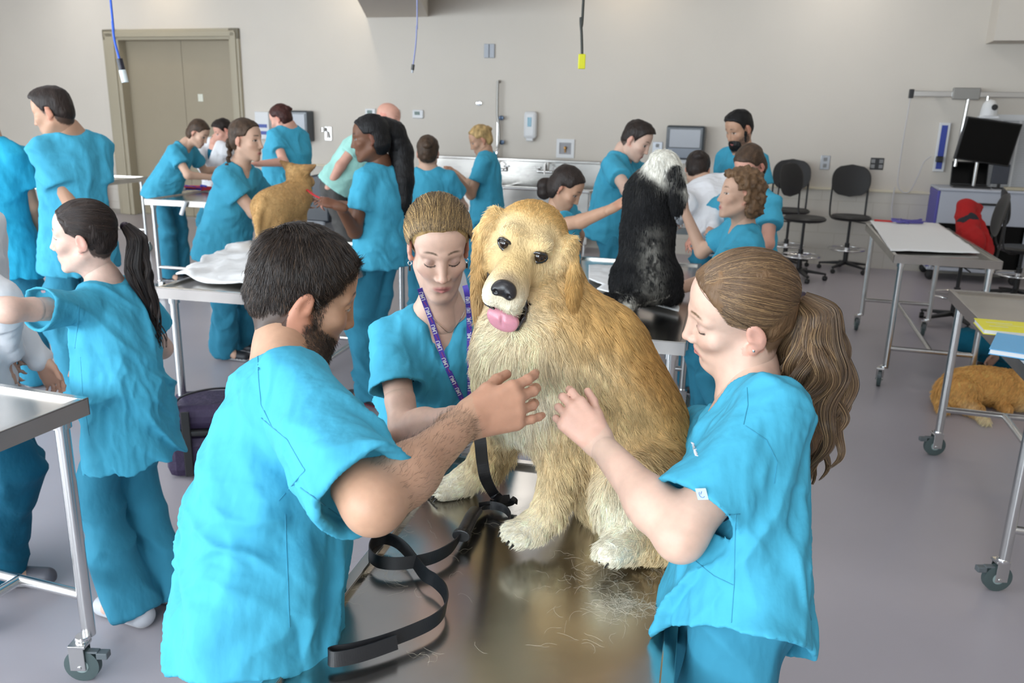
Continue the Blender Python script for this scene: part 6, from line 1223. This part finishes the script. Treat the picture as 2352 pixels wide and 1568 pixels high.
# violet lanyard with white lettering
m_lan = mat('violet_lanyard', (.085, .055, .42), .5, bump=[(900, .2, .0005, (1, 1, 1))]); m_txt = mat('lanyard_print', (.80, .80, .85), .5); m_red = mat('lanyard_fine_print', (.50, .06, .20), .5)
def text(name, s, size, loc, X, Yv, m, parent, base):
    c = bpy.data.curves.new(name, 'FONT'); c.body = s; c.size = size; c.align_x = 'CENTER'; c.align_y = 'CENTER'; c.extrude = .0002; c.offset = size*.02; c.materials.append(m); X = nrm(X); Yv = nrm(Yv-X*(Yv@X)); Zv = np.cross(X, Yv)
    t_ = bpy.data.objects.new('tmp', c); COL.objects.link(t_); bpy.context.view_layer.update(); me = bpy.data.meshes.new_from_object(t_.evaluated_get(bpy.context.evaluated_depsgraph_get())); bpy.data.objects.remove(t_)
    o = bpy.data.objects.new(name, me); COL.objects.link(o); o.parent = parent; L = np.array(loc)-base; o.matrix_local = Matrix(((X[0], Yv[0], Zv[0], L[0]), (X[1], Yv[1], Zv[1], L[1]), (X[2], Yv[2], Zv[2], L[2]), (0, 0, 0, 1))); return o
bo = kids(blonde, 'scrub_top', 'undershirt'); view = lambda p: nrm(C0-p)
def lan(path, base, lanT, w=.0135, txt=True, ph=.3):
    P = []
    for x, y in path:
        p, n = hit(bo, x, y, .006)
        if p is None: p = PD(x, y, 1.96)
        P.append(p)
    P = [P[0]]+[(P[i-1]+P[i]*2+P[i+1])/4 for i in range(1, len(P)-1)]+[P[-1]]; Q = smoothpath(P, 6); W = []
    for i in range(len(Q)): t = nrm(Q[min(i+1, len(Q)-1)]-Q[max(i-1, 0)]); W.append(np.cross(t, view(Q[i])))
    ribbon('strap', Q, W, w, .0012, m_lan, lanT, base)
    L = np.r_[0, np.cumsum([np.linalg.norm(Q[i+1]-Q[i]) for i in range(len(Q)-1)])]; s = .012+ph*.04; k = 0
    while s < L[-1]-.01:
        i = int(np.searchsorted(L, s)); p = Q[i]; t = nrm(Q[min(i+1, len(Q)-1)]-Q[max(i-1, 0)]); v = view(p)
        text('lettering', 'LMU', .0135, p+v*.0016, -t, np.cross(v, -t), m_txt, lanT, base); s += .022
        i = min(int(np.searchsorted(L, s)), len(Q)-1); p = Q[i]; MB().box(-.008, -.0006, 0, .008, .0006, .0004).box(-.008, .0018, 0, .006, .0026, .0004)
        o = MB().box(-.008, -.0012, 0, .008, .0002, .0004).build('fine_print', m_red, lanT); X = -t; Y = np.cross(v, X); Lp = p+v*.0014-base; o.matrix_local = Matrix(((X[0], Y[0], v[0], Lp[0]), (X[1], Y[1], v[1], Lp[1]), (X[2], Y[2], v[2], Lp[2]), (0, 0, 0, 1))); s += .024
lbp = PD(1040, 780, 1.96); lt = thing('lanyard', 'violet lanyard with white lettering around the neck of the blonde woman', 'lanyard', lbp)
lan([(969, 660), (973, 672), (980, 694), (986, 712), (992, 730), (997, 748), (1001, 766), (1010, 796), (1022, 832), (1037, 865), (1052, 898), (1064, 922)], lbp, lt)
lan([(1068, 655), (1073, 672), (1076, 695), (1077, 730), (1077, 766), (1077, 800), (1077, 840), (1077, 880), (1076, 915)], lbp, lt, ph=.8)
p, n = PD(1083, 1030, 2.0), None; bd_ = thing('id_badge', 'white identity badge hanging below the violet lanyard', 'badge', p, .3); MB().box(-.027, -.001, -.04, .027, .001, .04).build('card', M['white'], bd_); MB().box(-.012, -.003, .03, .03, -.0012, .045).build('clip', M['black'], bd_)
# necklace, earrings
def on(info, x, y, l=.003): return hit(kids(info, 'scrub_top'), x, y, l)[0]
nk = [on(blonde, x, y) for x, y in ((978, 700), (986, 716), (998, 733), (1012, 748), (1030, 762), (1042, 752), (1054, 736), (1064, 716), (1068, 700))]; nk = [p for p in nk if p is not None]
t = thing('necklace', 'fine silver necklace on the blonde woman', 'necklace', nk[0]); MB().tube([p-nk[0] for p in smoothpath(nk, 4)], .0011, 6).build('chain', M['chrome'], t)
for x, y, lab in ((949, 600, 'silver and black drop earring at the right ear of the blonde woman'), (1075, 588, 'silver and black drop earring at the left ear of the blonde woman, beside the dog')):
    p = blonde['H'].w((.076 if x < 1000 else -.076), -.004, -.044); t = thing('earring', lab, 'earring', p); MB().tube(circle((0, 0, 0), .0045, 12, (1, 0, 0), (0, 0, 1)), .0009, 6, closed=True).build('hoop', M['chrome'], t); MB().box(-.003, -.0015, -.020, .003, .0015, -.006).build('drop', M['chrome'], t); MB().box(-.0018, -.0019, -.018, .0018, .0019, -.008).build('stone', M['black'], t)
p = pony['H'].w(-.0805, -.008, -.031); t = thing('ear_stud', 'small clear stud earring in the ear of the ponytailed woman', 'earring', p); MB().lathe([(0, -.003), (.0025, -.002), (.003, 0), (.0025, .002), (0, .003)], n=12).build('stone', M['chrome'], t, smooth=True)
# seams, pocket and marks on the scrubs
m_seam = mat('seam_teal', (.035, .27, .41), .85)
def stitch(info, path, r=.0009, name='seam', m=None, objs=('scrub_top',)):
    P = [hit([c for c in info['root'].children if c.name.split('.')[0] in objs], x, y, .0002)[0] for x, y in path]; P = [p for p in P if p is not None]
    if len(P) < 3: return
    Q = smoothpath(P, 5); tp = [c for c in info['root'].children if c.name.split('.')[0] == 'scrub_top'][0]; MB().tube([q-info['base'] for q in Q], r, 5).build(name, m or m_seam, tp, smooth=True)
def line(*p, n=8):
    out = []
    for a, b in zip(p, p[1:]):
        for k in range(n): out.append((a[0]+(b[0]-a[0])*k/n, a[1]+(b[1]-a[1])*k/n))
    return out+[p[-1]]
stitch(pony, line((1585, 1262), (1600, 1290), (1640, 1322), (1686, 1344))); stitch(pony, line((1690, 1180), (1688, 1260), (1686, 1344), (1680, 1430))); stitch(pony, line((1586, 1150), (1640, 1185), (1700, 1180)))
stitch(pony, line((1712, 978), (1760, 1010), (1785, 1060), (1778, 1110))); stitch(pony, line((1716, 890), (1718, 930), (1708, 975)))
stitch(man, line((592, 818), (594, 870), (600, 930), (625, 980))); stitch(man, line((600, 960), (660, 1010), (700, 1080), (640, 1150))); stitch(man, line((690, 1120), (780, 1185)), .0009); stitch(man, line((655, 1180), (660, 1300), (665, 1440)))
stitch(left, line((182, 690), (180, 740), (172, 800))); stitch(left, line((185, 820), (190, 900), (205, 1000)))
def patch(info, px, py, w, h, m, name='logo_patch', mark=None, rot=0):
    p, n = hit(kids(info, 'scrub_top'), px, py, .0012)
    if p is None: return
    X = nrm(np.cross([0, 0, 1.], n)); X = X*math.cos(rot)+np.cross(n, X)*math.sin(rot); Y = np.cross(n, X); L = p-info['base']; tp = [c for c in info['root'].children if c.name.split('.')[0] == 'scrub_top'][0]
    o = MB().box(-w/2, -h/2, 0, w/2, h/2, .0008).build(name, m, tp); o.matrix_local = Matrix(((X[0], Y[0], n[0], L[0]), (X[1], Y[1], n[1], L[1]), (X[2], Y[2], n[2], L[2]), (0, 0, 0, 1)))
    if mark:
        k = MB().tube([(w*.25*math.cos(a), h*.3*math.sin(a), .0012) for a in np.linspace(2.4, 5.6, 10)], .0006, 5).tube([(-w*.1, 0, .0012), (w*.05, h*.25, .0012)], .0006, 5).build('mark', mark, o)
m_pt = mat('pale_patch', (.45, .58, .72), .5); m_mk = mat('patch_mark', (.12, .20, .50), .5)
patch(pony, 1613, 1133, .017, .019, m_pt, mark=m_mk, rot=.3); patch(left, 100, 668, .014, .012, mat('pink_patch', (.65, .45, .50), .5))
p, n = hit(kids(pony, 'scrub_top'), 1594, 1032, .001)
if p is not None:
    tp = [c for c in pony['root'].children if c.name.split('.')[0] == 'scrub_top'][0]; rng = np.random.default_rng(5); P = []
    for k in range(26): q, _ = hit(kids(pony, 'scrub_top'), 1591+k*.35+(3.2 if k % 2 else -2.2)+rng.normal()*.7, 1016+k*1.25, .0008); P.append(q-pony['base'])
    MB().tube(P, .0009, 5).build('embroidery', m_txt, tp)
# loose dog hair on the table
rng = np.random.default_rng(9); N = 300; ce = np.array([(1440, 1392, 30), (1400, 1330, 90), (880, 1320, 60), (1250, 1440, 200), (1000, 1200, 120)]); ci = rng.choice(5, N, p=[.45, .25, .1, .1, .1]); S = np.zeros((N, 7, 3))
for i in range(N):
    c = ce[ci[i]]; p = PZ(c[0]+rng.normal()*c[2]*.8, min(c[1]+rng.normal()*c[2]*.35, 1500), TH_-.009); a = rng.uniform(0, 6.28); cv = rng.normal()*1.6
    for k in range(7): S[i, k] = p; p = p+np.array([math.cos(a), math.sin(a), 0])*.0065; a += cv*.16; p[2] = TH_-.0092+.004*math.sin(k*.5)*(rng.random() < .8)
lf = thing('loose_dog_hair', 'scattered tufts of shed golden dog hair on the front exam table', 'dog hair', PZ(1400, 1392, TH_)); lf['kind'] = 'stuff'
strands('hair_tufts', lf, S, (.0001,)*7, np.tile((.75, .66, .52), (N, 1)), PZ(1400, 1392, TH_), M['strand'])
# fine hair on the forearms of the man
me = man['root'].data; n = len(me.vertices); a = np.zeros(n*3, np.float32); me.vertices.foreach_get('co', a); v = a.reshape(-1, 3).astype(float)+man['base']; nn = np.zeros(n*3, np.float32); me.vertices.foreach_get('normal', nn); nn = nn.reshape(-1, 3).astype(float)
S = []
for sd in (1, -1):
    e, w_, _h = man['J'][sd]; ab = w_-e; t = ((v-e)@ab)/(ab@ab); dd = np.linalg.norm(v-e-np.clip(t, 0, 1)[:, None]*ab, axis=1); ix = rng.choice(np.where((t > .08) & (t < .97) & (dd < .06))[0], 1500); d = nn[ix]*.45+nrm(ab)*.8+rng.normal(size=(1500, 3))*.25; L = rng.uniform(.008, .015, 1500)[:, None]; d /= np.linalg.norm(d, axis=1)[:, None]
    S.append(np.stack([v[ix], v[ix]+d*L*.5, v[ix]+d*L-nn[ix]*.002], 1))
S = np.concatenate(S); strands('arm_hair', man['root'], S, (.00013, .0001, .00005), np.tile((.06, .035, .02), (len(S), 1)), man['base'], M['strand'])
